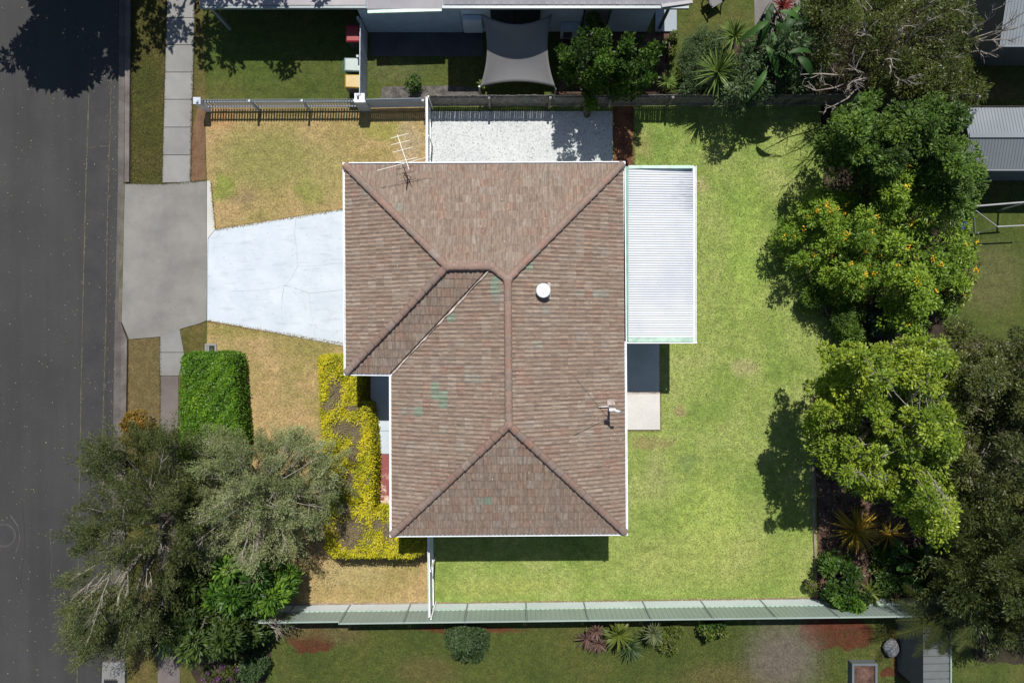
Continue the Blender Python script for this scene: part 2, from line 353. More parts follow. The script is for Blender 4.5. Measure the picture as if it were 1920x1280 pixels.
g_back = grassmat('back_grass', [(.28, (0.129,0.192,0.039)), (.44, (0.190,0.252,0.060)), (.58, (0.252,0.296,0.087)), (.75, (0.303,0.312,0.125))], .36,
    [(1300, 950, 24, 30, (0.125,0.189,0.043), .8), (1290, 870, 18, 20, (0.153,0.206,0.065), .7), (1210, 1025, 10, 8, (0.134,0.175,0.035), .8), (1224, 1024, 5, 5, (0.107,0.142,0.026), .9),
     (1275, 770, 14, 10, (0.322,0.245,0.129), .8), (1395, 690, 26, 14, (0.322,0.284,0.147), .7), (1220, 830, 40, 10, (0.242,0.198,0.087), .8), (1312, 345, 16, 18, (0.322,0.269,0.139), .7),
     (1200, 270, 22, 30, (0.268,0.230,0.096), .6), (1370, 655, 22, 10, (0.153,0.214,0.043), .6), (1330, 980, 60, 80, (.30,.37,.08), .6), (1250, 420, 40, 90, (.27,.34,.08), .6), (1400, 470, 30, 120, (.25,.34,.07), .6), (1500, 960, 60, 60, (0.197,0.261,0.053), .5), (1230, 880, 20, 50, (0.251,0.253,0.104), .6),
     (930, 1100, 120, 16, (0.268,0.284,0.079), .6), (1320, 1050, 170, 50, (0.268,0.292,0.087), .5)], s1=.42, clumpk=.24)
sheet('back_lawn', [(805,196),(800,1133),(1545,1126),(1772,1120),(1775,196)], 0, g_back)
# bare strip along the long fence
sheet('bare_soil_strip', densify([(520,1131),(1080,1126),(1545,1119),(1545,1126),(1080,1133),(520,1138)], 1.2, 14, 3), .004, M['edge'])
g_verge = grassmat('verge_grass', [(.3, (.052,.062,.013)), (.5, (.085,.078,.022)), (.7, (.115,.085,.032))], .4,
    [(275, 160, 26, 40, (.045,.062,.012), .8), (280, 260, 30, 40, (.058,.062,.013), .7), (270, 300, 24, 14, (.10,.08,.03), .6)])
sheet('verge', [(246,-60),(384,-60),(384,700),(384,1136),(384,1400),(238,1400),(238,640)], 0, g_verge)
g_verge2 = grassmat('dry_verge_grass', [(.3, (.095,.078,.032)), (.5, (.125,.095,.042)), (.7, (.145,.108,.05))], .4)
sheet('dry_verge_strip', [(241,637),(300,632),(302,860),(237,860)], .004, g_verge2)
sheet('dry_verge_patch', densify([(359,245),(376,190),(384,190),(386,337),(356,341)], .8, 12, 5), .004, surf('bare_brown_verge', (.10,.055,.028), (.15,.09,.05), 2, 20, .35, .95, .02))
sheet('road', [(-6000,-9000),(226,-9000),(222,345),(216,600),(212,860),(205,9000),(-6000,9000)], .004, M['asphalt'])
sheet('road_patch', [(166,170),(208,150),(203,560),(197,900),(150,900),(160,520)], .008, M['asphalt_patch'])
def strip(name, pts, wpx, z, mat, jit=.4, seed=1):
    rr = random.Random(seed); b = MB(); L = []
    for i in range(len(pts)-1):
        a, c = pts[i], pts[i+1]; n = max(1, int(math.hypot(c[0]-a[0], c[1]-a[1])/9))
        L += [(a[0]+(c[0]-a[0])*j/n, a[1]+(c[1]-a[1])*j/n) for j in range(n)]
    L.append(pts[-1]); vs = []; fs = []
    for i, p in enumerate(L):
        q0 = L[max(0, i-1)]; q1 = L[min(len(L)-1, i+1)]; dx, dy = q1[0]-q0[0], q1[1]-q0[1]; l = math.hypot(dx, dy) or 1
        nx, ny = -dy/l, dx/l; k = wpx/2*(1+rr.uniform(-jit, jit)); o_ = rr.uniform(-jit, jit)*wpx*.6
        for s_ in (-1, 1):
            v = U(p[0]+nx*(k*s_+o_), p[1]+ny*(k*s_+o_)); vs.append((v.x, v.y, z))
    for i in range(len(L)-1): fs.append((2*i, 2*i+1, 2*i+3, 2*i+2))
    b.add(vs, fs); o = b.build(name, mat); o['kind'] = 'structure'; return o
strip('tar_seam', [(250,-20),(168,150),(163,300),(158,480),(153,700),(149,920),(145,1290)][1:], 1.6, .012, M['tar'], .5, 2)
strip('tar_seam', [(209,150),(205,300),(201,440),(199,600),(193,800),(190,1000)], 1.4, .012, M['tar'], .5, 3)
strip('tar_seam', [(166,279),(180,275),(206,274)], 1.3, .0145, M['tar'], .5, 4)
strip('road_crack', [(20,965),(34,985),(38,1010),(30,1035)], 1.4, .012, M['gutter_conc'], .6, 5)
strip('road_crack', [(42,930),(46,990),(44,1050),(38,1090),(47,1110)], 1.0, .012, M['asphalt_patch'], .7, 6)
strip('road_crack', [(93,1000),(98,1040),(95,1085)], 1.0, .012, M['gutter_conc'], .7, 7)
ringm = MB(); c0 = U(8, 1003)
for j in range(40):
    a0, a1 = 2*math.pi*j/40, 2*math.pi*(j+1)/40
    ringm.add([c0+Vector((math.cos(a)*r_, math.sin(a)*r_, .013)) for a in (a0, a1) for r_ in (.42, .50)], [(0,1,3,2)])
tag(ringm.build('manhole_ring', surf('iron_rim', (.045,.044,.042), (.06,.058,.055))), kind='structure')
sheet('manhole_patch', [(8+32*math.cos(a*.393), 1003+32*math.sin(a*.393)) for a in range(16)], .008, M['asphalt_patch'])
# channel, kerb
slab('kerb_channel', [(226,-300),(238,-300),(233,345),(229,520),(229,603),(229.5,640),(228.5,860),(225,1400),(203,1400),(212,860),(216,600),(222,345)], -.02, .03, M['gutter_conc'])
slab('kerb', [(239,-300),(249,-300),(245,343),(236,343)], -.02, .13, M['kerb'], bevel=.02)
slab('kerb', [(229,605),(241,637),(238,860),(236,1240),(224,1240),(228,860),(229,640)], -.02, .12, M['kerb'], bevel=.02)
slab('kerb_layback', [(229,345.5),(235,345.5),(229,603),(222,603)], -.02, .045, surf('mossy_layback', (.06,.06,.035), (.11,.10,.075), 2, 30, .3), bevel=.01)
o = thing('stormwater_pit', 'pale concrete stormwater pit with black grate at lower end of kerb', 'drain', U(216, 1262))
b = MB(); b.prism([U(x, y) for x, y in [(196,1238),(238,1238),(238,1290),(194,1290)]], -.02, .16); b.build('pit_surround', M['path'], o, bevel=.02)
for k in range(8):
    b = MB(); p = U(200+k*3, 1272); b.box((p.x, p.y-.14, .161), (p.x+.03, p.y+.08, .175)); b.build('grate_bar', M['black'], o)
b = MB(); p = U(199, 1280); q = U(225, 1271); b.box((p.x, p.y, .1602), (q.x, q.y, .1604)); b.build('grate_hole', M['black'], o)
# footpath: slabs with open joints
fp = tag(bpy.data.objects.new('footpath', None), kind='structure'); COL.objects.link(fp)
def fpx(y, side): return (314 + (y/345)*(-9.5) if side == 0 else 366 + (y/345)*(-9))
ys = [-120, -68, -17, 34, 85, 136, 187, 239, 291, 343]
for a, c in zip(ys[:-1], ys[1:]):
    slab('slab', [(fpx(a, 0), a+.5), (fpx(a, 1), a+.5), (fpx(c, 1), c-.5), (fpx(c, 0), c-.5)], -.03, .03, M['path'], fp, bevel=.006)
for a, c in ((615.5, 660), (661, 704)):
    slab('slab', [(300, a), (346, a), (336, c), (301, c)] if a > 650 else [(300, a+12), (302,a), (337,a), (345, c), (300, c)][1:], -.03, .03, M['path'], fp, bevel=.006)
slab('slab', [(302,705),(335,705),(334,900),(300,900)], -.03, .025, M['path_brown'], fp, bevel=.006)
slab('slab', [(298,901),(336,901),(338,1330),(296,1330)], -.03, .025, M['path_brown'], fp, bevel=.006)
sheet('footpath_bedding', [(316,-130),(364,-130),(355,343),(307,343)], .006, M['black'])
# crossover and driveway
slab('crossover', [(235,345),(305,346),(357,342),(388,339.5),(388,600.5),(376,606),(347,614),(300.5,631),(243,636),(229,603)], -.02, .034, M['crossover'], bevel=.004)
slab('driveway_apron', [(388.6,339.5),(395,339.5),(404,430),(390.5,447),(388.6,600)], -.02, .034, M['apron'], bevel=.004)
slab('driveway', [(391,447.5),(404.5,430.5),(404.5,430.4),(720,380),(720,662),(389,600.5)], -.02, .030, M['drive'], bevel=.004)
for k, pts in enumerate([[(556,405),(553,440),(557,470),(558,500),(547,522),(533,535)], [(533,535),(515,541),(470,545),(430,546)], [(533,535),(556,541),(580,550),(620,546),(648,543)],
          [(580,550),(583,580),(590,620),(592,640)], [(558,499),(590,499),(630,494),(650,493)], [(533,535),(530,556),(528,580)], [(404,430),(414,431),(412,440),(404,446),(392,447)], [(548,544),(570,566),(575,580)]]):
    strip('driveway_crack', pts, .55 if k in (0, 2, 5) else .35, .0335, M['crack'], .5, 20+k)
# slabs beside the house
slab('side_slab', [(807,210),(1148,210),(1148,345),(807,345)], -.02, .10, M['pebble'], bevel=.01)
sheet('mulch_strip', densify([(1150,199),(1188,199),(1189,340),(1150,340)], .8, 12, 8), .006, M['mulch'])
slab('patio_slab', [(1140,345),(1235,345),(1235,733),(1140,733)], -.02, .13, M['slab'], bevel=.01)
slab('patio_slab_edge', [(1140,733.6),(1236,733.6),(1236,737),(1140,737)], -.02, .12, M['mortar'], bevel=.004)
slab('rear_slab', [(1140,737.6),(1236.5,737.6),(1237,805),(1140,805)], -.02, .09, surf('pale_new_slab', (.43,.42,.40), (.50,.485,.46), .7, 16, .08), bevel=.01)
slab('porch_floor', [(697,690),(790,690),(790,806),(697,806)], -.02, .22, M['porch'], bevel=.01)
slab('porch_floor', [(697,806.6),(790,806.6),(790,849),(697,849)], -.02, .22, M['porch'], bevel=.01)
slab('red_porch_floor', [(700,849.6),(790,849.6),(790,962),(700,962)], -.02, .20, M['red'], bevel=.01)
# garden bed at the back
sheet('garden_bed', densify([(1523,746),(1780,746),(1775,1118),(1534,1122),(1530,900)], .8, 14, 11), .008, M['bed'])
sheet('shaded_bed', densify([(1600,470),(1775,380),(1775,745),(1640,742),(1600,640)], 2.5, 14, 12), .006, M['shade_soil'])
sheet('shaded_bed', densify([(1540,197),(1775,197),(1775,379),(1600,400),(1545,350)], 2.5, 14, 13), .006, M['shade_soil'])
for pts in ([(1519,743),(1523,743),(1526,935),(1522,935)], [(1522,936),(1526,936),(1532,1122),(1528,1122)], [(1523.5,743),(1570,741),(1570,745),(1523.5,747)]):
    slab('garden_edging', pts, -.02, .09, M['edge'], bevel=.01)
# neighbour grounds
sheet('neighbour_patio', densify([(1413,-60),(1500,-60),(1500,60),(1450,78),(1416,90)], .6, 20, 21), .006, surf('neighbour_paving', (.12,.11,.105), (.16,.15,.14), 1, 20, .2))
slab('neighbour_back_slab', [(1228,-60),(1268,-60),(1268,61),(1228,61)], -.02, .10, surf('pale_blue_slab', (.22,.26,.29), (.26,.30,.33), 1, 20, .1), bevel=.01)
sheet('neighbour_path_strip', densify([(1050,61),(1268,61),(1254,120),(1250,170),(1190,190),(1045,190)], 1, 14, 22), .004, M['bed'])
sheet('side_garden_path', [(694,62),(905,62),(905,106),(694,106)], .006, surf('eave_shade_path', (.05,.05,.055), (.07,.07,.07), 1, 20, .2))  # colour carries the dark of the eave's cast shadow along the wall
sheet('stone_garden_edge', densify([(715,163),(838,161),(900,166),(900,196),(712,196)], 1, 8, 23), .004, surf('grey_gravel_bed', (.05,.045,.04), (.13,.12,.11), 3, 16, .6, .95, .04))
sheet('garden_soil', densify([(1050,174),(1500,170),(1775,100),(1830,120),(1830,196),(1050,196)], 3, 14, 24), .005, M['shade_soil'])
sheet('garden_soil', densify([(1370,75),(1500,60),(1800,0),(1800,150),(1400,175)], 3, 14, 25), .007, M['shade_soil'])
sheet('garden_soil', densify([(300,1045),(385,1040),(520,1100),(500,1290),(380,1300),(340,1210)], 4, 12, 26), .005, M['shade_soil'])
sheet('garden_soil', densify([(1775,640),(2100,640),(2100,1260),(1830,1240),(1775,1130)], 3, 14, 27), .005, surf('very_dark_soil', (.018,.014,.008), (.04,.032,.018), 2.2, 20, .5, .95, .04))  # soil toned very dark beneath the rear trees
# ------------------------------------------------------------------ the tiled house
EZ = .14 * HC
def roofpt(x, y, zf): return U(x, y, zf * HC)
A = roofpt(648, 310, .14); B = roofpt(1167, 308, .14); C_ = roofpt(1172, 998, .14); D = roofpt(736, 1001, .14); E = roofpt(735, 699, .14); Fp = roofpt(650, 698, .14)
R1 = roofpt(838, 500, .189); R2 = roofpt(922, 500, .189); R3 = roofpt(952, 524, .196); R4 = roofpt(954, 796, .196)
house = thing('tiled_house', 'single storey house with weathered brown concrete tile hip roof in the middle of the yard', 'house', (U(950,650,EZ).x, U(950,650,EZ).y, 0))
HL = Vector(house.location)
def tilemat():
    m, t, b = newmat('roof_tile'); a = node(t, 'ShaderNodeAttribute', attribute_name='tilecol').outputs['Color']
    uv = node(t, 'ShaderNodeUVMap', uv_map='uv').outputs[0]
    st = node(t, 'ShaderNodeVectorMath', {0: uv, 1: (1, .16, 1)}, operation='MULTIPLY').outputs[0]
    n1 = noise(t, st, 13, 3, .6)
    c = mulc(t, a, ramp(t, n1, [(.36, (.77,.75,.73)), (.5, g3(.98)), (.60, (1.20,1.23,1.22))]))
    n2 = noise(t, wpos(t), 9, 6, .75); c = mulc(t, c, ramp(t, n2, [(.35, g3(.84)), (.65, g3(1.14))]))
    n3 = noise(t, wpos(t), 55, 3, .8); c = mulc(t, c, ramp(t, n3, [(.3, g3(.82)), (.7, g3(1.18))]))
    t.links.new(c, b.inputs['Base Color']); b.inputs['Roughness'].default_value = .75; b.inputs['Specular IOR Level'].default_value = .25
    bump(t, b, n3, .003); return m
M['tile'] = tilemat()
def capmat():
    m, t, b = newmat('ridge_cap_tile'); r_ = node(t, 'ShaderNodeObjectInfo').outputs['Random']
    c = ramp(t, r_, [(0, (.165,.125,.10)), (.3, (.185,.115,.088)), (.55, (.18,.14,.115)), (.75, (.20,.115,.085)), (1, (.205,.17,.145))])
    n2 = noise(t, wpos(t), 10, 6, .75); c = mulc(t, c, ramp(t, n2, [(.35, g3(.78)), (.65, g3(1.2))]))
    t.links.new(c, b.inputs['Base Color']); b.inputs['Roughness'].default_value = .75; bump(t, b, n2, .004); return m
M['cap'] = capmat()
b = MB()
dz = Vector((0, 0, -.02))
deckv = [p + dz for p in (A, B, C_, D, E, Fp, R1, R2, R3, R4)]
b.add(deckv, [(0,1,8,7,6), (0,6,5), (5,6,7,4), (4,7,8,9,3), (1,2,9,8), (3,9,2)])
roof = b.build('roof', plain('roof_underlay', (.05,.04,.035), .9), house)
XE = B + (A - B) * ((B.x - R2.x) / (B.x - A.x))
FACES = {'north': ([B, XE, R2, R3], 0), 'north_left': ([B, XE, A, R1, R2], 1), 'west': ([A, Fp, R1], 0), 'wing_south': ([Fp, E, R2, R1], 0), 'main_west': ([E, D, R4, R3, R2], 0), 'east': ([C_, B, R3, R4], 0), 'south': ([D, C_, R4], 0)}
PLN = {}
rt = random.Random(7)
tiles = []                                             # (z, verts, faces, uvs, colour, image xy)
def proj(p): k = S / (1 - p.z / HC); return (960 + p.x*k, 640 - p.y*k)
GA, TW = .325, .30
prof = []
for h2 in range(2):
    for (u_, hh) in ((0, 0), (.030, .001), (.048, .020), (.075, .030), (.102, .020), (.120, .001)): prof.append((h2*.15+u_, hh))
prof.append((.30, 0))
base_cols = [((.185,.145,.118), 10), ((.16,.12,.098), 8), ((.215,.18,.152), 6), ((.19,.125,.10), 5), ((.155,.13,.112), 5), ((.24,.21,.18), 2), ((.20,.115,.09), 3), ((.19,.185,.165), 1)]
_mean = (.188,.138,.104)
bc = [tuple(1.05*(m_*.62 + c_*.38) for m_, c_ in zip(_mean, c)) for c, n in base_cols for _ in range(n)]
for fname, (poly, _) in FACES.items():
    p0, p1 = poly[0], poly[1]
    if _: poly = poly[1:]
    u = (p1 - p0).normalized(); top = poly[2] if not _ else poly[-1]; nrm = u.cross(top - p0).normalized()
    if nrm.z < 0: nrm = -nrm; 
    v = nrm.cross(u).normalized()
    if v.dot(top - p0) < 0: v = -v
    PLN[fname] = (p0.copy(), nrm.copy())
    Lu = max((q - p0).dot(u) for q in poly); lu = min((q - p0).dot(u) for q in poly); Lv = max((q - p0).dot(v) for q in poly)
    bm = bmesh.new(); idl = bm.faces.layers.int.new('tid'); uvl = bm.loops.layers.uv.new('uv')
    cols = {}
    tid = 0; nc = int(Lv/GA)+2
    for j in range(-1, nc):
        v0 = j*GA + (.22 - GA if False else 0) - .05; v1 = v0 + GA + .07
        off = 0
        rowj = rt.uniform(-.002, .002)
        for i in range(int(lu/TW)-1, int(Lu/TW)+2):
            u0 = i*TW + off
            ctr = p0 + u*(u0+TW/2) + v*(v0+GA/2)
            tid += 1; jz = rt.uniform(-.003, .003); rows = []
            for (vv, lift) in ((v0, -.012), (v0, .019+jz), (v0, .019+jz), (v1, -.004)):
                rows.append([bm.verts.new(p0 + u*(u0+pu*.985) + v*(vv+rowj) + nrm*(lift + (ph if lift > -.01 else 0) + (0 if lift > -.01 else ph*.3))) for pu, ph in prof])
            for a_, b2 in ((0, 1), (2, 3)):
                for k in range(len(prof)-1):
                    f = bm.faces.new((rows[a_][k], rows[a_][k+1], rows[b2][k+1], rows[b2][k])); f[idl] = tid; f.smooth = (a_ == 2)
                    for lp, (pp, vq) in zip(f.loops, ((prof[k][0], 0), (prof[k+1][0], 0), (prof[k+1][0], 1), (prof[k][0], 1))): lp[uvl].uv = (u0+pp+i*1.7, (vq if a_ else 0)*GA + j*2.3)
            cols[tid] = [rt.choice(bc), ctr]
    # cut along hips, valleys and ridges (vertical planes), keep a lip over the gutter
    n = len(poly); cen = sum(poly, Vector()) / n
    for k in range(0 if _ else 1, n):
        if _ and k == 0: continue
        a_, b2 = poly[k], poly[(k+1) % n]
        d = b2 - a_; pn = Vector((d.y, -d.x, 0)).normalized()
        if pn.dot(cen - a_) > 0: pn = -pn
        if fname == 'main_west' and k == n-1 or fname == 'wing_south' and k == 1: a_ = a_ - pn*.05
        bmesh.ops.bisect_plane(bm, geom=bm.verts[:]+bm.edges[:]+bm.faces[:], plane_co=a_, plane_no=pn, clear_outer=True)
    pn = Vector((u.y, -u.x, 0)).normalized()
    if pn.dot(cen - p0) > 0: pn = -pn
    bmesh.ops.bisect_plane(bm, geom=bm.verts[:]+bm.edges[:]+bm.faces[:], plane_co=p0 + pn*.03, plane_no=pn, clear_outer=True)
    groups = {}
    for f in bm.faces: groups.setdefault(f[idl], []).append(f)
    for tid_, fs in groups.items():
        col, ctr = cols[tid_]; vm = {}; vs = []; fl = []; uvs = []; sm = []
        for f in fs:
            idx = []
            for lp in f.loops:
                if lp.vert not in vm: vm[lp.vert] = len(vs); vs.append(lp.vert.co.copy())
                idx.append(vm[lp.vert]); uvs.append(tuple(lp[uvl].uv))
            fl.append(tuple(idx)); sm.append(f.smooth)
        tiles.append([ctr.z, vs, fl, uvs, col, proj(ctr + v*.02), sm, len(fs) >= 20])
    bm.free()
for gx, gy in ((821,719),(821,735),(839,743),(839,759),(790,767),(997,498),(937,531),(937,545),(853,592),(912,930)):
    tl = min(tiles, key=lambda t_: (t_[5][0]-gx)**2 + (t_[5][1]-gy)**2); tl[4] = (.155,.185,.138)
for gx, gy in ((893,930),(1115,545),(1130,553),(1015,582),(1017,575),(750,388),(1005,640),(930,560),(880,715),(905,712)):
    tl = min(tiles, key=lambda t_: (t_[5][0]-gx)**2 + (t_[5][1]-gy)**2); tl[4] = (.19,.172,.142)
tiles.sort(key=lambda t_: (not t_[7], -t_[0]))
def tilemesh(name, lst, off):
    vs = []; fs = []; uvs = []; cc = []; sm = []
    for t_ in lst:
        b0 = len(vs); vs += [tuple(p - off) for p in t_[1]]; fs += [tuple(i+b0 for i in f) for f in t_[2]]; uvs += t_[3]; sm += t_[6]
        cc += [(*t_[4], 1)] * sum(len(f) for f in t_[2])
    me = bpy.data.meshes.new(name); me.from_pydata(vs, [], fs)
    l = me.uv_layers.new(name='uv'); l.data.foreach_set('uv', [c for uv in uvs for c in uv])
    ca = me.color_attributes.new('tilecol', 'FLOAT_COLOR', 'CORNER'); ca.data.foreach_set('color', [c for q in cc for c in q])
    me.polygons.foreach_set('use_smooth', sm); return me
for t_ in tiles[:300]:
    c0 = sum(t_[1], Vector())/len(t_[1]); link('roof_tile', tilemesh('roof_tile', [t_], c0), M['tile'], roof, c0 - HL)
o = link('roof_tiles', tilemesh('roof_tiles', tiles[300:], HL), M['tile'], roof); o['kind'] = 'stuff'
# ridge and hip caps
def capmesh():
    b = MB(); n = 8; vs = []; w0 = .125
    for x, k in ((0, 1.10), (.02, 1.12), (.40, .96)):
        for j in range(n+1):
            a = math.pi*j/n; vs.append((x, -w0*k*math.cos(a), .085*k*math.sin(a)**.8 - (.03 if j in (0, n) else 0)))
    fs = []
    for i in range(2):
        for j in range(n): fs.append((i*(n+1)+j, i*(n+1)+j+1, (i+1)*(n+1)+j+1, (i+1)*(n+1)+j))
    m0 = len(vs); vs += [(0.0, v[1]*.86, v[2]*.8-.01) for v in vs[:n+1]]
    for j in range(n): fs.append((m0+j, m0+j+1, j+1, j))
    b.add(vs, fs); me = b.mesh('ridge_cap'); me.polygons.foreach_set('use_smooth', [True]*len(me.polygons)); me.materials.append(M['cap']); return me
CM = capmesh()
for (p, q) in ((A, R1), (B, R3), (C_, R4), (D, R4), (Fp, R1), (R1, R2), (R2, R3), (R3, R4)):
    d = (q - p); L = d.length; d.normalize(); n = max(1, round(L/.385)); st = L/n
    sd = Vector((0, 0, 1)).cross(d).normalized(); up = d.cross(sd)
    mt = Matrix((d, sd, up)).transposed()
    for k in range(n):
        o = link('ridge_cap', CM, None, roof, p + d*(k*st) + up*.052 - HL + Vector((0, 0, rt.uniform(-.004, .004))))
        o.rotation_euler = mt.to_euler(); o.rotation_euler.z += rt.uniform(-.012, .012)
        o.scale = (st/.385*1.0, 1.0, 1.0)
for p in (R1, R2, R3, R4):
    b = MB(); b.lathe(p + Vector((0,0,.03)), [(.17, 0), (.165, .05), (.12, .095), (.04, .115)], 12); b.build('ridge_junction', M['cap'], roof, True)
b = MB(); d = (R2 - E); dn = d.normalized(); sd = Vector((-dn.y, dn.x, 0)).normalized()
rr = random.Random(5); pts = [E + d*(k/26) + Vector((0, 0, .025)) for k in range(27)]
vs = []; fs = []
for k, p in enumerate(pts):
    vs += [p - sd*(.0+rr.uniform(-.01, .01)) + Vector((0,0,.02)), p - sd*(.05+rr.uniform(-.035, .025)) + Vector((0, 0, .055))]
fs = [(2*k, 2*k+1, 2*k+3, 2*k+2) for k in range(26)]
b.add(vs, fs); b.build('valley_bedding', M['mortar'], roof)
# gutters, fascia, walls
def inset(pl, d):
    out = []; n = len(pl)
    for i in range(n):
        a, b2, c = pl[i-1], pl[i], pl[(i+1) % n]
        d1 = (b2-a).normalized(); d2 = (c-b2).normalized(); n1 = Vector((d1.y, -d1.x, 0)); n2 = Vector((d2.y, -d2.x, 0))
        out.append(b2 + (n1 + n2) / (1 + n1.dot(n2)) * d)
    return out
eav = [Vector((p.x, p.y, 0)) for p in (A, B, C_, D, E, Fp)]
o_out, o_in = inset(eav, -.0), inset(eav, .0)
g_out = inset(eav, -.11); g_in = inset(eav, .03)
sgn = 1 if g_out[0].x < g_in[0].x else -1
if sgn < 0: g_out, g_in = inset(eav, .11), inset(eav, -.03)
for i in range(6):
    j = (i+1) % 6; b = MB(); z0, z1 = EZ-.12, EZ-.015
    a1, a2, c1, c2 = g_out[i], g_out[j], g_in[i], g_in[j]
    lo = lambda p, z: Vector((p.x, p.y, z))
    m1, m2 = a1 + (c1-a1)*.22, a2 + (c2-a2)*.22
    b.add([lo(a1,z0), lo(a2,z0), lo(a2,z1), lo(a1,z1), lo(m1,z1), lo(m2,z1), lo(m2,z0+.03), lo(m1,z0+.03), lo(c1,z0+.03), lo(c2,z0+.03), lo(c1,z1), lo(c2,z1), lo(c1,z0), lo(c2,z0)],
          [(0,1,2,3),(3,2,5,4),(4,5,6,7),(7,6,9,8),(8,9,11,10),(12,13,1,0)])
    b.build('gutter', M['whitegut'], house)
win = inset(eav, .55*(-1 if sgn < 0 else 1))
b = MB(); b.prism([(p.x, p.y) for p in win], 0.0, EZ-.16); wall = b.build('wall', M['wall_w'], house)
sfi = inset(eav, .0); b = MB(); b.prism([(p.x, p.y) for p in sfi], EZ-.155, EZ-.125); b.build('eave_soffit', M['white'], house)
def hwin(a, c, w_, z0, z1, k):
    d = (c-a).normalized(); nn = Vector((d.y, -d.x, 0)); nn = nn if nn.dot(a - Vector((HL.x, HL.y, 0)) + (c-a)/2) > 0 else -nn
    m_ = a + (c-a)*k
    b = MB(); q = m_ + nn*.03; b.beam(Vector((q.x,q.y,(z0+z1)/2)) - d*w_/2, Vector((q.x,q.y,(z0+z1)/2)) + d*w_/2, .06, z1-z0); fr = b.build('window', M['white'], house)
    for s_ in (-.5, .5):
        b = MB(); q = m_ + nn*.065 + d*s_*w_/2; b.beam(Vector((q.x,q.y,(z0+z1)/2)) - d*(w_/4-.05), Vector((q.x,q.y,(z0+z1)/2)) + d*(w_/4-.05), .02, z1-z0-.12); b.build('pane', M['glass'], fr)
for i, ks in ((0, (.2,.5,.8)), (1, (.15,.75)), (2, (.3,.7)), (3, (.25,.6)), (5, (.3,.7))):
    for k in ks: hwin(win[i], win[(i+1) % 6], 1.5, 1.9, 3.1, k)
b = MB(); p = win[1] + (win[2]-win[1])*.48; b.box((p.x-.02, p.y-.45, .13), (p.x+.06, p.y+.45, 2.2)); b.build('door', M['curtain'], house)
b = MB(); p = U(1173, 720, EZ-.1); b.tube([p, p + Vector((-.02,0,-.25)), Vector((p.x-.45, p.y-.3, EZ-.55)), Vector((p.x-.45, p.y-.3, .1))], .04, 8); b.build('downpipe', M['white'], house)
b = MB(); p = U(733, 730, EZ-.1); b.tube([p, p + Vector((.02,0,-.25)), Vector((p.x+.45, p.y-.2, EZ-.55)), Vector((p.x+.45, p.y-.2, .2))], .04, 8); b.build('downpipe', M['white'], house)
def onroof(x, y, face, up=0.0):
    p0, n = PLN[face]; o_ = Vector((0,0,HC)); d = U(x, y, 0) - o_; t_ = (p0 - o_).dot(n)/d.dot(n); return o_ + d*t_ + Vector((0,0,up))
# round roof ventilator
vp = onroof(1018, 546, 'east')
rv = tag(bpy.data.objects.new('roof_vent', None)); COL.objects.link(rv); rv.parent = house; rv.location = vp - HL
b = MB(); b.lathe(vp, [(.15, -.05), (.15, .22), (.24, .24), (.255, .29), (.235, .33), (.20, .345), (.19, .335), (.12, .36), (.03, .37)], 28); b.build('vent_cap', M['pvc'], rv, True)
ve = PLN['east'][1]; f1 = onroof(1029, 545, 'east', .075)
b = MB(); b.beam(onroof(1029, 530, 'east', .075), onroof(1029, 561, 'east', .075), .10, .02, ve); b.build('flashing', M['mortar'], rv)
# ------------------------------------------------------------------ aerial and service mast
ta = thing('tv_antenna', 'cream metal television aerial with crossbars leaning over the upper left roof edge', 'antenna', onroof(765, 336, 'north'))
base = onroof(765, 336, 'north', .03); topm = Vector((base.x, base.y, 5.05))
b = MB(); b.tube([base, topm + Vector((0,0,.1))], .022, 8); b.tube([onroof(771, 332, 'north', .05), topm - Vector((0,0,.3))], .012, 6); b.tube([onroof(757, 330, 'north', .05), topm - Vector((0,0,.3))], .012, 6); b.build('mast', M['rust'], ta)
zt = 5.1
b = MB(); b.tube([U(767, 318, zt), U(745, 253, zt+.05)], .014, 6); b.build('boom', M['aerial'], ta)
for (x0, y0, x1, y1) in ((707,320,805,294), (741,304,782,296), (736,286,774,276), (733,272,769,263), (732,260,767,250)):
    b = MB(); b.tube([U(x0, y0, zt+.02), U(x1, y1, zt+.02)], .011, 6); b.build('crossbar', M['aerial'], ta)
sm_ = thing('service_mast', 'white service pole with curved cap and stay wires on the right roof slope', 'pole', onroof(1142, 763, 'east'))
bp = onroof(1142, 763, 'east', .02)
b = MB(); b.tube([bp, bp + Vector((0,0,1.1)), bp + Vector((.03,0,1.2)), bp + Vector((.12,-.02,1.26)), bp + Vector((.2,-.03,1.2))], .045, 10); b.build('pole', M['pvc'], sm_, True)
b = MB(); b.box(tuple(bp + Vector((-.16,-.02,1.0))), tuple(bp + Vector((.06,.07,1.14)))); b.build('insulator_bracket', M['pvc'], sm_)
b = MB(); b.beam(onroof(1145, 748, 'east', .07), onroof(1145, 759, 'east', .07), .3, .02, ve); b.build('flashing', M['mortar'], sm_)
b = MB(); b.beam(onroof(1122, 762, 'east', .10), onroof(1140, 761, 'east', .12), .03, .03); b.build('arm', M['pvc'], sm_)
for (x, y) in ((1077, 706), (1076, 815)):
    b = MB(); b.tube([onroof(x, y, 'east', .06), bp + Vector((0, 0, .75))], .009, 5); b.build('stay_wire', plain('wire', (.16,.13,.11), .6), sm_)
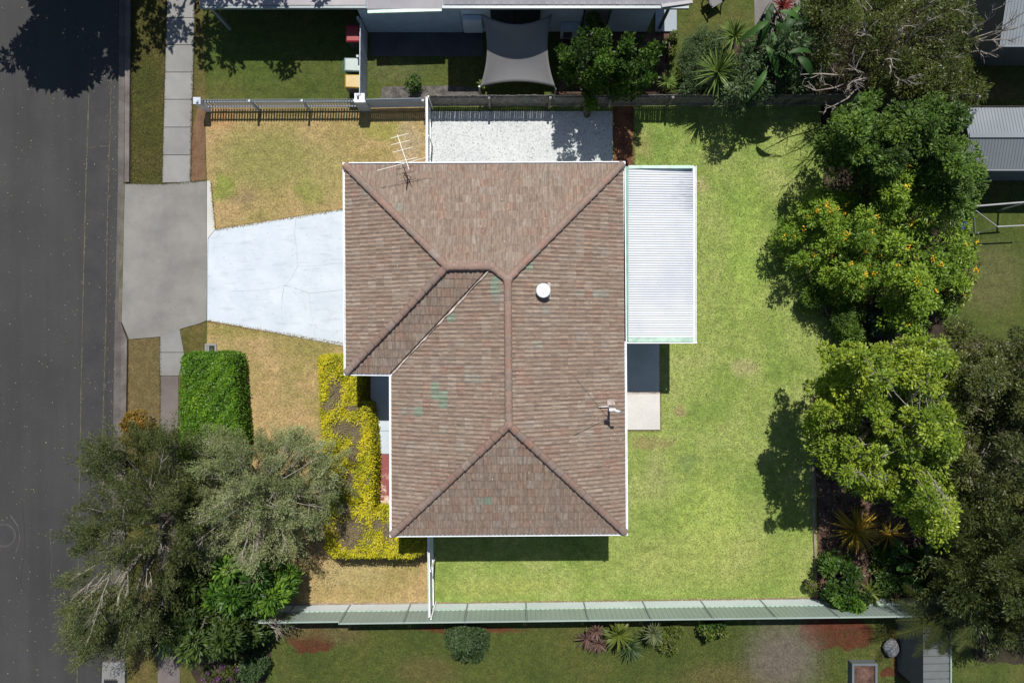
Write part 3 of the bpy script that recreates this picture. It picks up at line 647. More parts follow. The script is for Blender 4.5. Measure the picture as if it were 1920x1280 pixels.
# ------------------------------------------------------------------ patio cover
pcv = thing('patio_cover', 'white corrugated steel patio roof with green flashing attached to the right of the house', 'patio roof', (U(1240,480,3.7).x, U(1240,480,3.7).y, 0))
PL, PR, PT, PB = U(1177, 314, 3.84), U(1300, 314, 3.70), 0, 0
x0, x1 = U(1174, 0, 3.84).x, U(1300, 0, 3.72).x; y1, y0 = U(0, 316, 3.78).y, U(0, 636, 3.78).y
def corr(name, x0, z0, x1, z1, ya, yb, pitch, amp, mat, parent, seg=8):
    n = int((yb-ya)/pitch*seg); ys_ = np.linspace(ya, yb, n+1); hz = amp*np.cos((ys_-ya)/pitch*2*math.pi)
    vs = []
    for y_, h_ in zip(ys_, hz): vs += [(x0, y_, z0+h_), (x1, y_, z1+h_)]
    b = MB(); b.add(vs, [(2*i, 2*i+1, 2*i+3, 2*i+2) for i in range(n)]); return b.build(name, mat, parent, True)
def corrmat():
    m, t, b = newmat('corrugated_white_steel'); P = wpos(t)
    c = ramp(t, noise(t, P, .7, 5), [(.35, (.44,.46,.50)), (.65, (.52,.54,.565))])
    st = node(t, 'ShaderNodeVectorMath', {0: P, 1: (1.1, 12, 1)}, operation='MULTIPLY').outputs[0]
    k = blob(t, P, 1278, 395, 40, 40, .6, .8); k = math_(t, 'MULTIPLY', k, ramp(t, noise(t, st, 1.5, 5, .7), [(.42, g3(0)), (.62, g3(1))]))
    c = mixc(t, k, c, (.24,.25,.28))
    t.links.new(c, b.inputs['Base Color']); b.inputs['Roughness'].default_value = .4; b.inputs['Specular IOR Level'].default_value = .3; return m
corr('roof_sheet', x0, 3.86, x1, 3.72, y0, y1, .0865, .019, corrmat(), pcv)
b = MB(); xa = U(1169.5, 0, 3.9).x; b.box((xa, U(0,640,3.9).y, 3.84), (x0+.07, U(0,312,3.9).y, 3.90)); b.build('side_flashing', M['green_flash'], pcv, bevel=.008)
b = MB(); b.box((x0+.075, y1-.02, 3.73), (x1-.03, U(0,311,3.82).y, 3.89)); b.build('end_flashing', M['flash_pale'], pcv)
b = MB(); b.box((x0+.075, U(0,641,3.82).y, 3.73), (x1-.03, y0+.06, 3.89)); b.build('end_flashing', M['flash_pale'], pcv)
b = MB(); b.box((x0-.02, U(0,641,3.8).y-.05, 3.64), (x1+.1, U(0,641,3.8).y-.004, 3.86)); b.build('barge', M['white'], pcv)
b = MB(); xg = x1 - .01; b.box((xg, y0-.12, 3.56), (xg+.13, y1+.12, 3.60)); b.box((xg, y0-.12, 3.60), (xg+.02, y1+.12, 3.68)); b.box((xg+.11, y0-.12, 3.60), (xg+.13, y1+.12, 3.70)); b.box((xg-.0, y0-.14, 3.56), (xg+.13, y0-.12, 3.70)); b.build('gutter', M['white'], pcv)
for yy in (y0+.08, (y0+y1)/2, y1-.08):
    b = MB(); b.box((x1-.62, yy-.05, 0), (x1-.53, yy+.05, 3.55)); b.build('post', M['white'], pcv)
for k in range(5):
    yy = y0+.1+(y1-y0-.2)*k/4; b = MB(); b.beam((x0, yy, 3.72), (x1, yy, 3.60), .05, .1); b.build('rafter', M['white'], pcv)
# ------------------------------------------------------------------ fences
def copy_obj(o, name, parent, loc, rz=0):
    c = o.copy(); COL.objects.link(c); c.name = name; c.parent = parent; c.location = loc; c.rotation_euler = (0, 0, rz); return c
def board_fence(name, label, a, c, h, pitch, bw, mat, boardname, gap_top=.0, rails=(.25, .8), postn=4, post_h=None, point=False, th=.02, jitter=.0, railmat=None, seed=1, side=1, pw=.045):
    rr = random.Random(seed); a, c = Vector(a), Vector(c); d = c - a; L = d.length; d.normalize(); rz = math.atan2(d.y, d.x); nn = Vector((-d.y, d.x, 0))*side
    t = thing(name, label, 'fence', a)
    me = None; n = int(L/pitch)
    mb = MB(); 
    if point: mb.add([(-bw/2,-th/2,0.05),(bw/2,-th/2,0.05),(bw/2,th/2,0.05),(-bw/2,th/2,0.05),(-bw/2,-th/2,h-.05),(bw/2,-th/2,h-.05),(bw/2,th/2,h-.05),(-bw/2,th/2,h-.05),(0,-th/2,h),(0,th/2,h)],
             [(3,2,1,0),(0,1,5,8,4),(2,3,7,9,6),(1,2,6,5),(3,0,4,7),(4,8,9,7),(8,5,6,9)])
    else: mb.box((-bw/2,-th/2,.03),(bw/2,th/2,h))
    me = mb.mesh(boardname); me.materials.append(mat)
    for i in range(n):
        p = d*((i+.5)*pitch) + nn*rr.uniform(-.004, .004)
        o = link(boardname, me, None, t, p); o.rotation_euler = (rr.uniform(-1,1)*jitter, rr.uniform(-1,1)*jitter, rz); 
        if jitter: o.scale = (1, 1, 1+rr.uniform(-.02, .015))
    for r_ in rails:
        b = MB(); b.beam(a + Vector((0,0,h*r_)) - nn*(th/2+.022), c + Vector((0,0,h*r_)) - nn*(th/2+.022), .04, .07); b.build('rail', railmat or mat, t)
    for k in range(postn+1):
        p = a + d*(L*k/postn) - nn*(th/2+.088); b = MB(); b.box((p.x-pw,p.y-pw,0),(p.x+pw,p.y+pw,post_h or h*1.02)); b.build('post', railmat or mat, t)
    return t
bl = U(392, 203); br = U(676, 202)
t = board_fence('picket_fence', 'white painted picket fence of open pickets along the upper left boundary', bl, br, 1.04, .112, .065, M['picket'], 'picket', point=True, postn=3, post_h=1.14)
t = board_fence('picket_fence', 'short white close-boarded fence between two white posts above the upper left lawn', U(694, 203), U(799, 201), 1.08, .085, .078, M['picket'], 'picket', point=True, postn=1)
t = thing('gate_post', 'thick pale corner post where the white side fence meets the front pickets', 'post', U(686, 204))
b = MB(); p = U(686, 204); b.box((p.x-.17, p.y-.12, 0), (p.x+.17, p.y+.18, 1.15)); b.build('post', M['picket'], t, bevel=.01)
b = MB(); b.box((p.x-.2, p.y-.15, 1.15), (p.x+.2, p.y+.21, 1.2)); b.build('post_cap', M['white'], t)
t = thing('letterbox_post', 'white square post at the left end of the picket fence', 'post', U(390, 206)); b = MB(); p = U(391, 206); b.box((p.x-.12, p.y-.1, 0), (p.x+.12, p.y+.12, 1.0)); b.build('post', M['white'], t, bevel=.01)
b = MB(); b.box((p.x-.15, p.y-.13, 1.0), (p.x+.15, p.y+.15, 1.06)); b.build('post_cap', M['picket'], t)
board_fence('paling_fence', 'weathered grey timber paling fence along the upper boundary', U(809, 200), U(1798, 197), 1.3, .092, .086, M['paling'], 'paling', rails=(.2, .85), postn=9, post_h=1.28, jitter=.006, th=.015)
board_fence('side_fence', 'white slatted fence return from the upper boundary to the house roof', U(807, 205), U(807, 345), 1.5, .10, .088, M['white'], 'paling', rails=(.2, .88), postn=2, side=-1, pw=.025, post_h=1.5)
board_fence('side_fence', 'white slatted fence return running from the roof down to the long steel fence', U(811, 960), U(813, 1128), 1.75, .10, .088, M['white'], 'paling', rails=(.2, .88), postn=2, side=-1, pw=.025, post_h=1.75)
board_fence('side_fence', 'tall pale lattice fence beside the wheelie bins of the upper neighbour', U(689, 62), U(688, 200), 1.35, .10, .088, M['picket'], 'paling', rails=(.2, .88), postn=2, side=1)
# long steel fence
sf = thing('steel_fence', 'long grey-green ribbed steel fence with pale blue plinth along the lower boundary', 'fence', U(500, 1134))
fx = [492, 553, 657, 770, 877, 986, 1094, 1204, 1313, 1424, 1533, 1642, 1752, 1860, 1980]
def fy(x): return 1136 - (x-500)*.0125
def ribpanel(a, c, z0, z1, pitch=.19, amp=.018):
    a, c = Vector(a), Vector(c); d = c-a; L = d.length; d.normalize(); nn = Vector((-d.y, d.x, 0)); n = int(L/pitch); vs = []
    for i in range(n):
        for (u_, o_) in ((0, 0), (.62, 0), (.70, amp), (.92, amp)): 
            q = a + d*((i+u_)*L/n) + nn*o_; vs += [(q.x, q.y, z0), (q.x, q.y, z1)]
    q = c; vs += [(q.x, q.y, z0), (q.x, q.y, z1)]; k = len(vs)//2
    b = MB(); b.add(vs, [(2*i, 2*i+2, 2*i+3, 2*i+1) for i in range(k-1)]); return b
for i in range(len(fx)-1):
    a, c = U(fx[i], fy(fx[i])), U(fx[i+1], fy(fx[i+1])); hh = 1.66 if i < 2 else 1.84; d = (c-a).normalized()
    ribpanel(a+d*.04, c-d*.04, .68, hh-.03).build('panel', M['cb'], sf)
    b = MB(); b.beam(a+d*.03+Vector((0,0,.33)), c-d*.03+Vector((0,0,.33)), .045, .64); b.build('plinth', M['cbplinth'], sf)
    b = MB(); b.beam(a+d*.03+Vector((0,0,.665)), c-d*.03+Vector((0,0,.665)), .05, .03); b.build('rail', M['flash_pale'], sf)
    b = MB(); b.beam(a+d*.03+Vector((0,0,hh)), c-d*.03+Vector((0,0,hh)), .06, .055); b.build('rail', M['cb'], sf)
for i, x in enumerate(fx):
    a = U(x, fy(x)); hh = 1.70 if i < 2 else 1.87; b = MB(); b.box((a.x-.032, a.y-.035, 0), (a.x+.032, a.y+.035, hh)); b.build('post', M['cbdark'], sf)
# rear fence of far neighbour
board_fence('paling_fence', 'short dark timber fence between the two grey sheds at the upper right', U(1775, 214), U(1990, 214), .95, .12, .115, surf('dark_paling', (.06,.055,.06), (.09,.085,.09), 7, 60, .3, .9, .003), 'paling', postn=2, railmat=M['path'])
# ------------------------------------------------------------------ the upper neighbour's house
nh = thing('neighbour_house', 'blue-walled house with grey metal roof along the top edge', 'house', U(950, 40))
NZ = 2.15
def flatroof(name, pts, z, th, mat, parent, rise=.0):
    b = MB(); b.prism([U(x, y, z) for x, y in pts], z-th, z); return b.build(name, mat, parent)
def sheetroof(name, x0, x1, yf, z, mat, parent, n, rise=.14, rib=.012, depth=9):
    """roof sheets running back from the eave, with seams"""
    a = U(x0, yf, z); c = U(x1, yf, z); L = (c.x-a.x)/n; zb_ = z
    for i in range(n):
        b = MB(); xa = a.x + i*L - .004; xb = a.x + (i+1)*L + .004; z = zb_ + .006*(i % 2)
        b.add([(xa, a.y, z), (xb, a.y, z), (xb, a.y+depth, z+depth*rise), (xa, a.y+depth, z+depth*rise), (xa, a.y, z-.02), (xb, a.y, z-.02), (xb, a.y+depth, z+depth*rise-.02), (xa, a.y+depth, z+depth*rise-.02)],
              [(0,1,2,3),(4,5,1,0),(5,6,2,1),(7,4,0,3),(6,7,3,2),(7,6,5,4)])
        for rx in np.linspace(xa+.05, xb-.05, max(2, int(L/.2))):
            b.box((rx-.012, a.y+.0, z+.001), (rx+.012, a.y+.3, z+.02)) if rib else None
        b.build(name, mat, parent)
# carport on the left
sheetroof('roof_sheet', 374, 686, 10, NZ, M['nroof'], nh, 3, .04, 0)
sheetroof('roof_sheet', 689, 828, 17, NZ, M['nroof2'], nh, 1, .1, 0)
b = MB(); a = U(374, 12, NZ); c = U(686, 12, NZ); b.box((a.x, a.y-.06, NZ-.14), (c.x, a.y+.03, NZ-.02)); b.build('gutter', M['ngut'], nh)
b = MB(); a = U(689, 21, NZ); c = U(828, 17, NZ); b.beam(a + Vector((0,-.02,-.05)), c + Vector((0,-.02,-.05)), .12, .10); b.build('gutter', M['flash_pale'], nh)
NZ2 = 3.4
sheetroof('roof_sheet', 830, 1290, 9, NZ2, M['nroof2'], nh, 14, .2, 1)
b = MB(); a = U(829, 11, NZ2); c = U(1292, 11, NZ2); b.box((a.x, a.y-.08, NZ2-.14), (c.x, a.y+.02, NZ2-.03)); b.build('gutter', M['ngut'], nh)
b = MB(); a = U(1240, 9.5, NZ2); b.beam(a+Vector((0,-.05,0)), U(1298, 4, NZ2)+Vector((0,0,0)), .12, .10); b.build('gutter', M['nroof'], nh)
# walls
wy = U(0, 61).y
def nwall(xa, xb, z1, mat, dy=0, name='wall'):
    b = MB(); b.box((U(xa,0).x, wy+dy, 0), (U(xb,0).x, wy+.25+dy+8, z1)); return b.build(name, mat, nh)
nwall(690, 868, NZ-.1, M['nwall']); nwall(868.5, 1212, NZ2-.15, M['nwall2'], .03)
def nbox(name, x0, x1, za, zb, mat, out=.03, parent=None, dy=0):
    b = MB(); b.box((U(x0,0).x, wy-out+dy, za), (U(x1,0).x, wy+.005+dy, zb)); return b.build(name, mat, parent or nh)
fr = nbox('sliding_door', 922, 1010, .35, 2.45, M['frame'], .04)
for xa, xb in ((924, 964), (967.5, 1008)): nbox('pane', xa, xb, .42, 2.38, M['glass'], .05, fr)
nbox('door', 1086, 1134, .05, 2.5, M['frame'], .04); nbox('door_screen', 1089, 1131, .1, 2.45, M['curtain'], .055)
nbox('air_conditioner', 1050, 1082, .2, .9, M['nwall2'], .35); nbox('air_conditioner_grille', 1054, 1070, .3, .8, M['darkmetal'], .37)
nbox('meter_box', 872, 906, .4, 1.5, M['nwall2'], .2)
b = MB(); b.tube([U(403, 15, NZ-.1), U(430, 52, 0.0)], .05, 8)
b = MB(); p = U(432, 55); b.box((p.x-.05, p.y-.05, 0), (p.x+.05, p.y+.05, NZ-.12)); b.build('carport_post', M['ngut'], nh)
p = U(1236, 54); b = MB(); b.box((p.x-.05, p.y-.05, .1), (p.x+.05, p.y+.05, NZ2-.12)); b.build('veranda_post', M['darkmetal'], nh)
b = MB(); b.box((U(374,0,0).x, U(0,-330).y, 0), (U(660,0).x, U(0,-200).y, NZ-.1)); b.build('carport_back_wall', M['nwall'], nh)
# shade sail
sail = thing('shade_sail', 'grey four-cornered shade sail stretched from the upper neighbour wall', 'shade sail', U(968, 110))
n = 20; cs = {(0,0): U(903,26,2.4), (1,0): U(1036,28,2.4), (0,1): U(899,164,1.15), (1,1): U(1042,168,1.15)}
vs = []
for i in range(n+1):
    for j in range(n+1):
        s_, q = i/n, j/n; px = (903+(1036-903)*s_)*(1-q) + (899+(1042-899)*s_)*q; py = 26*(1-q)+165*q
        bx = 4*q*(1-q); by = 4*s_*(1-s_); px += bx*(12 if s_ < .5 else -12)*abs(1-2*s_); py += by*(20*(1-q)**1.5 - 12*q**1.5)
        z = 2.4+(1.15-2.4)*q - .22*by*bx; vs.append(U(px, py, z))
b = MB(); b.add(vs, [(i*(n+1)+j, i*(n+1)+j+1, (i+1)*(n+1)+j+1, (i+1)*(n+1)+j) for i in range(n) for j in range(n)]); o = b.build('sail_cloth', M['sail'], sail, True)
m_ = o.modifiers.new('thick', 'SOLIDIFY'); m_.thickness = .006
for key in ((0,1), (1,1)):
    p = cs[key]; b = MB(); g = Vector((p.x*1.0, p.y, 0)); b.tube([g, p + Vector((0,0,.1))], .04, 8); b.build('post', M['galv'], sail)
# wheelie bins
def wbin(x, y, rz, body, lid, label):
    t = thing('wheelie_bin', label, 'bin', U(x, y), 'wheelie bins of the upper neighbour', rz); 
    def pr(name, mat, v, f, bev=.01, par=t):
        me = MB(); me.add(v, f); m2 = me.mesh(name); o = link(name, m2, mat, par); mm = o.modifiers.new('b', 'BEVEL'); mm.width = bev; mm.segments = 2; return o
    q = [(3,2,1,0),(4,5,6,7),(0,1,5,4),(1,2,6,5),(2,3,7,6),(3,0,4,7)]
    pr('body', body, [(-.22,-.25,.04),(.22,-.25,.04),(.22,.2,.08),(-.22,.2,.08),(-.27,-.33,.96),(.27,-.33,.96),(.27,.33,.96),(-.27,.33,.96)], q, .02)
    pr('lid', lid, [(-.29,-.36,.965),(.29,-.36,.965),(.29,.34,.985),(-.29,.34,.985),(-.25,-.31,1.02),(.25,-.31,1.02),(.24,.28,1.06),(-.24,.28,1.06)], q, .02)
    h = MB(); h.tube([(-.2,.33,.93),(-.2,.4,.93),(.2,.4,.93),(.2,.33,.93)], .015, 6); o = link('handle', h.mesh('handle'), body, t)
    for s_ in (-1, 1):
        h = MB(); h.tube([(s_*.22,.26,.1),(s_*.28,.26,.1)], .1, 14); link('wheel', h.mesh('wheel'), M['black'], t)
wbin(672, 83-12+12, 0, M['darkmetal'], M['bin_red'], 'wheelie bin with dark red lid in the shade of the carport')
wbin(671, 140, R(90), M['soft_green'], M['lid_white'], 'wheelie bin with pale green and white lid beside the pale fence')
wbin(672, 170, R(90), M['darkmetal'], M['yellow'], 'wheelie bin with yellow lid, nearest the picket fence')
# meter box in the front lawn
t = thing('water_meter_box', 'pale concrete water meter box with a black hole above the green hedge', 'utility box', U(397, 653))
def pxbox(x0, y0, x1, y1, z0, z1): a, c = U(x0, y1), U(x1, y0); return (a.x, a.y, z0), (c.x, c.y, z1)
for (a0, b0, a1, b1) in ((385,644,407,648),(385,660.5,407,664),(385,648.2,389,660.3),(403.5,648.2,407,660.3)):
    b = MB(); b.box(*pxbox(a0,b0,a1,b1,-.05,.06)); b.build('rim', M['path'], t)
b = MB(); b.box(*pxbox(389,648.2,403.5,660.3,-.05,.008)); b.build('hole', M['black'], t)
b = MB(); b.box(*pxbox(389.5,648.4,393,659,.012,.05)); b.build('lid', M['cbdark'], t)
# sheds
def gable(name, label, x0, x1, yt, ym, yb, z, zr, wallmat, roofa, roofb, win_=.1):
    t = thing(name, label, 'shed', U((x0+x1)/2, (yt+yb)/2))
    a = U(x0, yt, z); m0 = U(x0, ym, zr); c = U(x0, yb, z); xx = U(x1, yb, z).x
    pitch = .12; 
    def slope(y_a, z_a, y_b, z_b, mat):
        n = int((xx-a.x)/pitch); vs = []
        for i in range(n+1):
            for (u_, h_) in ((0, 0), (.7, 0), (.8, .018), (.9, .018)):
                X = a.x + (i+u_)*pitch; vs += [(X, y_a, z_a+h_), (X, y_b, z_b+h_)]
        k = len(vs)//2; b = MB(); b.add(vs, [(2*i, 2*i+2, 2*i+3, 2*i+1) for i in range(k-1)]); b.build('roof', mat, t)
    slope(m0.y, zr, a.y, z, roofa); slope(c.y, z, m0.y, zr, roofb)
    b = MB(); b.box((a.x+.02, m0.y-.09, zr+.02), (xx, m0.y+.09, zr+.045)); b.build('ridge_capping', roofa, t)
    b = MB(); X0 = a.x+win_; Y0 = c.y+win_; Y1 = a.y-win_
    b.add([(X0,Y0,0),(xx,Y0,0),(xx,Y1,0),(X0,Y1,0),(X0,Y0,z-.02),(xx,Y0,z-.02),(xx,Y1,z-.02),(X0,Y1,z-.02),(X0,m0.y,zr-.03),(xx,m0.y,zr-.03)],
          [(0,1,5,4),(1,2,6,9,5),(2,3,7,6),(3,0,4,8,7),(4,5,9,8),(7,8,9,6)]); b.build('wall', wallmat, t)
    b = MB(); b.box((a.x-.02, c.y-.05, z-.06), (xx, c.y-.005, z+.03)); b.build('gutter', roofa, t)
gable('garden_shed', 'grey gabled metal shed below the timber fence on the right edge', 1806, 2080, 202, 254, 318, 2.2, 2.5, M['shed_wall2'], M['shed'], M['shed2'])
gable('garden_shed', 'dark walled shed with pale roof in the top right corner', 1874, 2080, -80, -10, 86, 2.5, 2.9, M['shed_wall'], M['shed'], M['shed'], .25)
# clothes line frame
t = thing('clothes_line', 'grey steel folding clothes line frame on the lawn at the right edge', 'clothes line', U(1870, 400))
z = 1.7
for (p, q, r_) in (((1824,387,z),(1935,378,z),.035), ((1824,387,z),(1828,438,.1),.035), ((1870,425,z*.6),(1935,422,z*.6),.03), ((1826,392,z-.05),(1870,425,z*.6),.02), ((1828,438,.1),(1870,425,z*.6),.015)):
    b = MB(); b.tube([U(*p), U(*q)], r_, 8); b.build('tube', M['galv'], t)
b = MB(); p = U(1828, 438); b.tube([(p.x, p.y, 0), (p.x, p.y, .2)], .04, 8); b.build('foot', M['galv'], t)
b = MB(); p = U(1930, 379, z); b.tube([(p.x, p.y, 0), p], .035, 8); b.build('post', M['galv'], t)
# wire rack with blue basin
t = thing('wire_rack', 'white wire drying rack half hidden by foliage beside the clothes line', 'drying rack', U(1797, 405))
for k in range(7):
    b = MB(); x = 1783+k*4; b.tube([U(x, 372, .9), U(x-1, 427, .8)], .011, 5); b.build('wire', M['white'], t)
for y in (374, 400, 426): b = MB(); b.tube([U(1782, y, .88), U(1809, y, .88)], .011, 5); b.build('wire', M['white'], t)
for (x, y) in ((1784,374),(1806,374),(1784,426),(1806,426)):
    b = MB(); p = U(x, y, .85); b.tube([(p.x, p.y, 0), p], .012, 5); b.build('leg', M['white'], t)
t = thing('basin', 'round blue plastic basin on the end of the wire rack', 'basin', U(1805, 423, .9))
b = MB(); p = U(1805, 423, .9); b.lathe(p, [(.10, 0), (.14, .10), (.155, .10), (.135, .09), (.10, .03), (.01, .025)], 20); b.build('bowl', M['blue'], t, True)
# planter box
t = thing('raised_planter', 'grey-rimmed rectangular raised planter full of soil at the lower edge', 'planter', U(1614, 1262))
for (a0, b0, a1, b1) in ((1590,1236,1637,1240),(1590,1240.2,1594,1310),(1633,1240.2,1637,1310)):
    b = MB(); b.box(*pxbox(a0,b0,a1,b1,0,.35)); b.build('side', M['shed2'], t)
b = MB(); b.box(*pxbox(1594.1,1240.1,1632.9,1310,0,.28)); b.build('soil', M['bed'], t)
b = MB(); rr = random.Random(4); c0 = U(1666, 1210); vs = []
for j in range(7):
    for i in range(12):
        th_ = math.pi*j/6; a = 2*math.pi*i/12; r_ = .33*(1+rr.uniform(-.12,.12)); vs.append(c0 + Vector((r_*math.sin(th_)*math.cos(a), r_*1.15*math.sin(th_)*math.sin(a), .2+.22*math.cos(th_))))
b.add(vs, [(j*12+i, j*12+(i+1)%12, (j+1)*12+(i+1)%12, (j+1)*12+i) for j in range(6) for i in range(12)])
tag(b.build('boulder', M['rock'], None, True), 'rounded pale grey boulder on grass beside red soil, lower right', 'rock')
# dark ribbed roof at bottom right
t = thing('lean_to', 'dark ribbed steel lean-to roof below the long fence at the lower right', 'lean-to', U(1755, 1225))
b = ribpanel(U(1733,1172,1.9), U(1779,1172,1.9), 0, .1)
a = U(1731, 1300, 1.9); c = U(1781, 1172, 1.9); k = 9; 
for i in range(k):
    yy = a.y + (c.y-a.y)*i/k; b = MB(); b.add([(a.x, yy, 1.9), (c.x, yy, 1.86), (c.x, yy+(c.y-a.y)/k*.93, 1.86), (a.x, yy+(c.y-a.y)/k*.93, 1.9), (c.x, yy+(c.y-a.y)/k*.96, 1.90), (a.x, yy+(c.y-a.y)/k*.96, 1.94)], [(0,1,2,3),(3,2,4,5)]); b.build('roof_sheet', M['shed_wall'], t)
b = MB(); b.box((c.x+.005, a.y, 1.8), (c.x+.06, c.y, 1.93)); b.build('gutter', M['cb'], t)
b = MB(); b.box((a.x+.05, a.y, 0), (c.x-.05, c.y-.05, 1.82)); b.build('wall', M['shed_wall'], t)
# ------------------------------------------------------------------ vegetation
def leafobj(name, C, Dr, Nn, L, W, tint, mat, parent=None, fold=.18):
    C = np.asarray(C, float); n = len(C); Dr = Dr/np.linalg.norm(Dr, axis=1, keepdims=True)
    Sd = np.cross(Dr, Nn); Sd /= (np.linalg.norm(Sd, axis=1, keepdims=True)+1e-9); Nr = np.cross(Sd, Dr)
    L = np.broadcast_to(L, n)[:, None]; W = np.broadcast_to(W, n)[:, None]
    V = np.empty((n, 4, 3)); V[:, 0] = C; V[:, 1] = C + Dr*L*.5 + Sd*W*.5 + Nr*W*fold; V[:, 2] = C + Dr*L - Nr*L*.08; V[:, 3] = C + Dr*L*.5 - Sd*W*.5 + Nr*W*fold
    off = wloc(parent) if parent else Vector((0,0,0)); V -= np.array(off)
    me = bpy.data.meshes.new(name); me.vertices.add(4*n); me.vertices.foreach_set('co', V.reshape(-1)); me.loops.add(4*n); me.loops.foreach_set('vertex_index', np.arange(4*n, dtype=np.int32))
    me.polygons.add(n); me.polygons.foreach_set('loop_start', np.arange(0, 4*n, 4, dtype=np.int32)); me.polygons.foreach_set('loop_total', np.full(n, 4, dtype=np.int32))
    me.update(calc_edges=True)
    at = me.attributes.new('tint', 'FLOAT', 'FACE'); at.data.foreach_set('value', np.clip(tint, 0, 1).astype(np.float32))
    return link(name, me, mat, parent)
def inpoly(P, poly):
    x, y = P[:, 0], P[:, 1]; ins = np.zeros(len(P), bool); n = len(poly)
    for i in range(n):
        x0, y0 = poly[i]; x1, y1 = poly[(i+1) % n]
        c = ((y0 > y) != (y1 > y)) & (x < (x1-x0)*(y-y0)/((y1-y0) + 1e-12)+x0); ins ^= c
    return ins
def edgedist(P, poly):
    d = np.full(len(P), 1e9); n = len(poly)
    for i in range(n):
        a = np.array(poly[i], float); b_ = np.array(poly[(i+1) % n], float); ab = b_-a; t = np.clip(((P-a)@ab)/(ab@ab+1e-9), 0, 1)
        d = np.minimum(d, np.linalg.norm(P-(a+t[:, None]*ab), axis=1))
    return d
def unit(rg, n): v = rg.normal(size=(n, 3)); return v/np.linalg.norm(v, axis=1, keepdims=True)
def tree(name, label, cat, poly, zlo, zhi, nclump, rc, nleaf, LL, LW, mat, seed, bark=None, mp=U, trunk=None, flower=None, twigs=0, style='ball', group=None, ntrunk=12, under=.5, holes=(), domek=None, tr=.12, flat=.75, bough=9, rough=1.0, gap=1.6):
    """tapered trunk, limbs and a crown of leaf clumps spread over the outline poly"""
    rg = np.random.default_rng(seed); xs = [p[0] for p in poly]; ys_ = [p[1] for p in poly]
    P = np.column_stack([rg.uniform(min(xs), max(xs), nclump*8), rg.uniform(min(ys_), max(ys_), nclump*8)]); P = P[inpoly(P, poly)]
    for (hx, hy, hr) in holes: P = P[np.hypot(P[:, 0]-hx, P[:, 1]-hy) > hr]
    P = P[:nclump]; d = edgedist(P, poly); dm = domek or max(d.max()*.8, 1); k = np.sqrt(1-(1-np.clip(d/dm, 0, 1))**2)
    # bumpy crown surface
    cx = rg.uniform(min(xs), max(xs), 16); cy = rg.uniform(min(ys_), max(ys_), 16); cr = rg.uniform(.12, .3, 16)*max(max(xs)-min(xs), 60)
    lobe = np.zeros(len(P))
    for a, b_, c in zip(cx, cy, cr): lobe = np.maximum(lobe, np.clip(1-np.hypot(P[:, 0]-a, P[:, 1]-b_)/c, 0, 1))
    Z = zlo + (zhi-zlo)*np.clip(k*(.62+.38*lobe) + rg.uniform(-.10, .08, len(P)), 0, 1.05)
    # boughs: each clump hangs off the nearest one, lower and thinner between them
    nb_ = max(3, int(len(P)/bough)); B_ = P[rg.choice(len(P), min(nb_, len(P)), replace=False)]
    for _ in range(3):
        q_ = np.hypot(P[:, None, 0]-B_[None, :, 0], P[:, None, 1]-B_[None, :, 1]); own = q_.argmin(1)
        B_ = np.array([P[own == i_].mean(0) if (own == i_).any() else B_[i_] for i_ in range(len(B_))])
    q_ = np.hypot(P[:, None, 0]-B_[None, :, 0], P[:, None, 1]-B_[None, :, 1]); own = q_.argmin(1); dist = q_.min(1); sp_ = np.sqrt((max(xs)-min(xs))*(max(ys_)-min(ys_))*.8/len(B_))*.5
    rel = dist/sp_; hb = rg.uniform(-1, .7, len(B_))[own]
    Z = Z + rough*(zhi-zlo)*(.32*hb - .42*np.clip(rel, 0, 1.5)**2 + .12)
    Z = np.maximum(Z, zlo*.75)
    keep = rg.uniform(0, 1, len(P)) > np.clip((rel-.75)*gap, 0, .85)
    if len(P) > 12: P, Z, own = P[keep], Z[keep], own[keep]
    C = np.array([mp(px, py, z) for (px, py), z in zip(P, Z)])
    rad = rc*rg.uniform(.6, 1.25, len(C))
    nu = int(len(C)*under)
    if nu:
        ii = rg.integers(0, len(C), nu); Cu = C[ii].copy(); Cu[:, 2] -= rg.uniform(.3, 1.0, nu)*(Cu[:, 2]-zlo*.7)*.7; Cu[:, :2] += rg.normal(size=(nu, 2))*rc*.5
        C2 = np.vstack([C, Cu]); R2_ = np.concatenate([rad, rc*rg.uniform(.7, 1.2, nu)])
    else: C2, R2_ = C, rad
    cen = C.mean(0); cen = np.array([cen[0], cen[1], 0.0])
    if trunk is not None: tb = U(*trunk)
    else: tb = Vector((cen[0], cen[1], 0))
    root = thing(name, label, cat, tb, group)
    m = max(4, int(nleaf/len(C2))); n = m*len(C2); idx = np.repeat(np.arange(len(C2)), m)
    dr = unit(rg, n); rr_ = R2_[idx]*rg.uniform(.25, 1, n)**.5
    if style == 'spray':
        ax = C2[idx] - np.array([tb.x, tb.y, zlo*.5]); ax /= np.linalg.norm(ax, axis=1, keepdims=True); ax2 = unit(rg, len(C2))[idx]; ax = ax + .7*ax2; ax /= np.linalg.norm(ax, axis=1, keepdims=True)
        s_ = rg.uniform(-1, 1, n)*R2_[idx]*1.5; pos = C2[idx] + ax*s_[:, None] + dr*(R2_[idx]*.38)[:, None]; D = ax*.9 + dr*.7
    elif style == 'spire':
        ax = C2[idx] - np.array([tb.x, tb.y, zlo*.3]); ax /= np.linalg.norm(ax, axis=1, keepdims=True); ax[:, 2] += .6
        s_ = rg.uniform(-1.6, .6, n)*R2_[idx]; tap = np.clip(1 - (s_/R2_[idx]+1.6)/2.6, .12, 1); pos = C2[idx] + ax*s_[:, None] + dr*(R2_[idx]*.6*tap)[:, None]; D = dr + ax*.6
    else:
        pos = C2[idx] + dr*rr_[:, None]*np.array([1, 1, flat]); D = dr + np.array([0, 0, -.15])
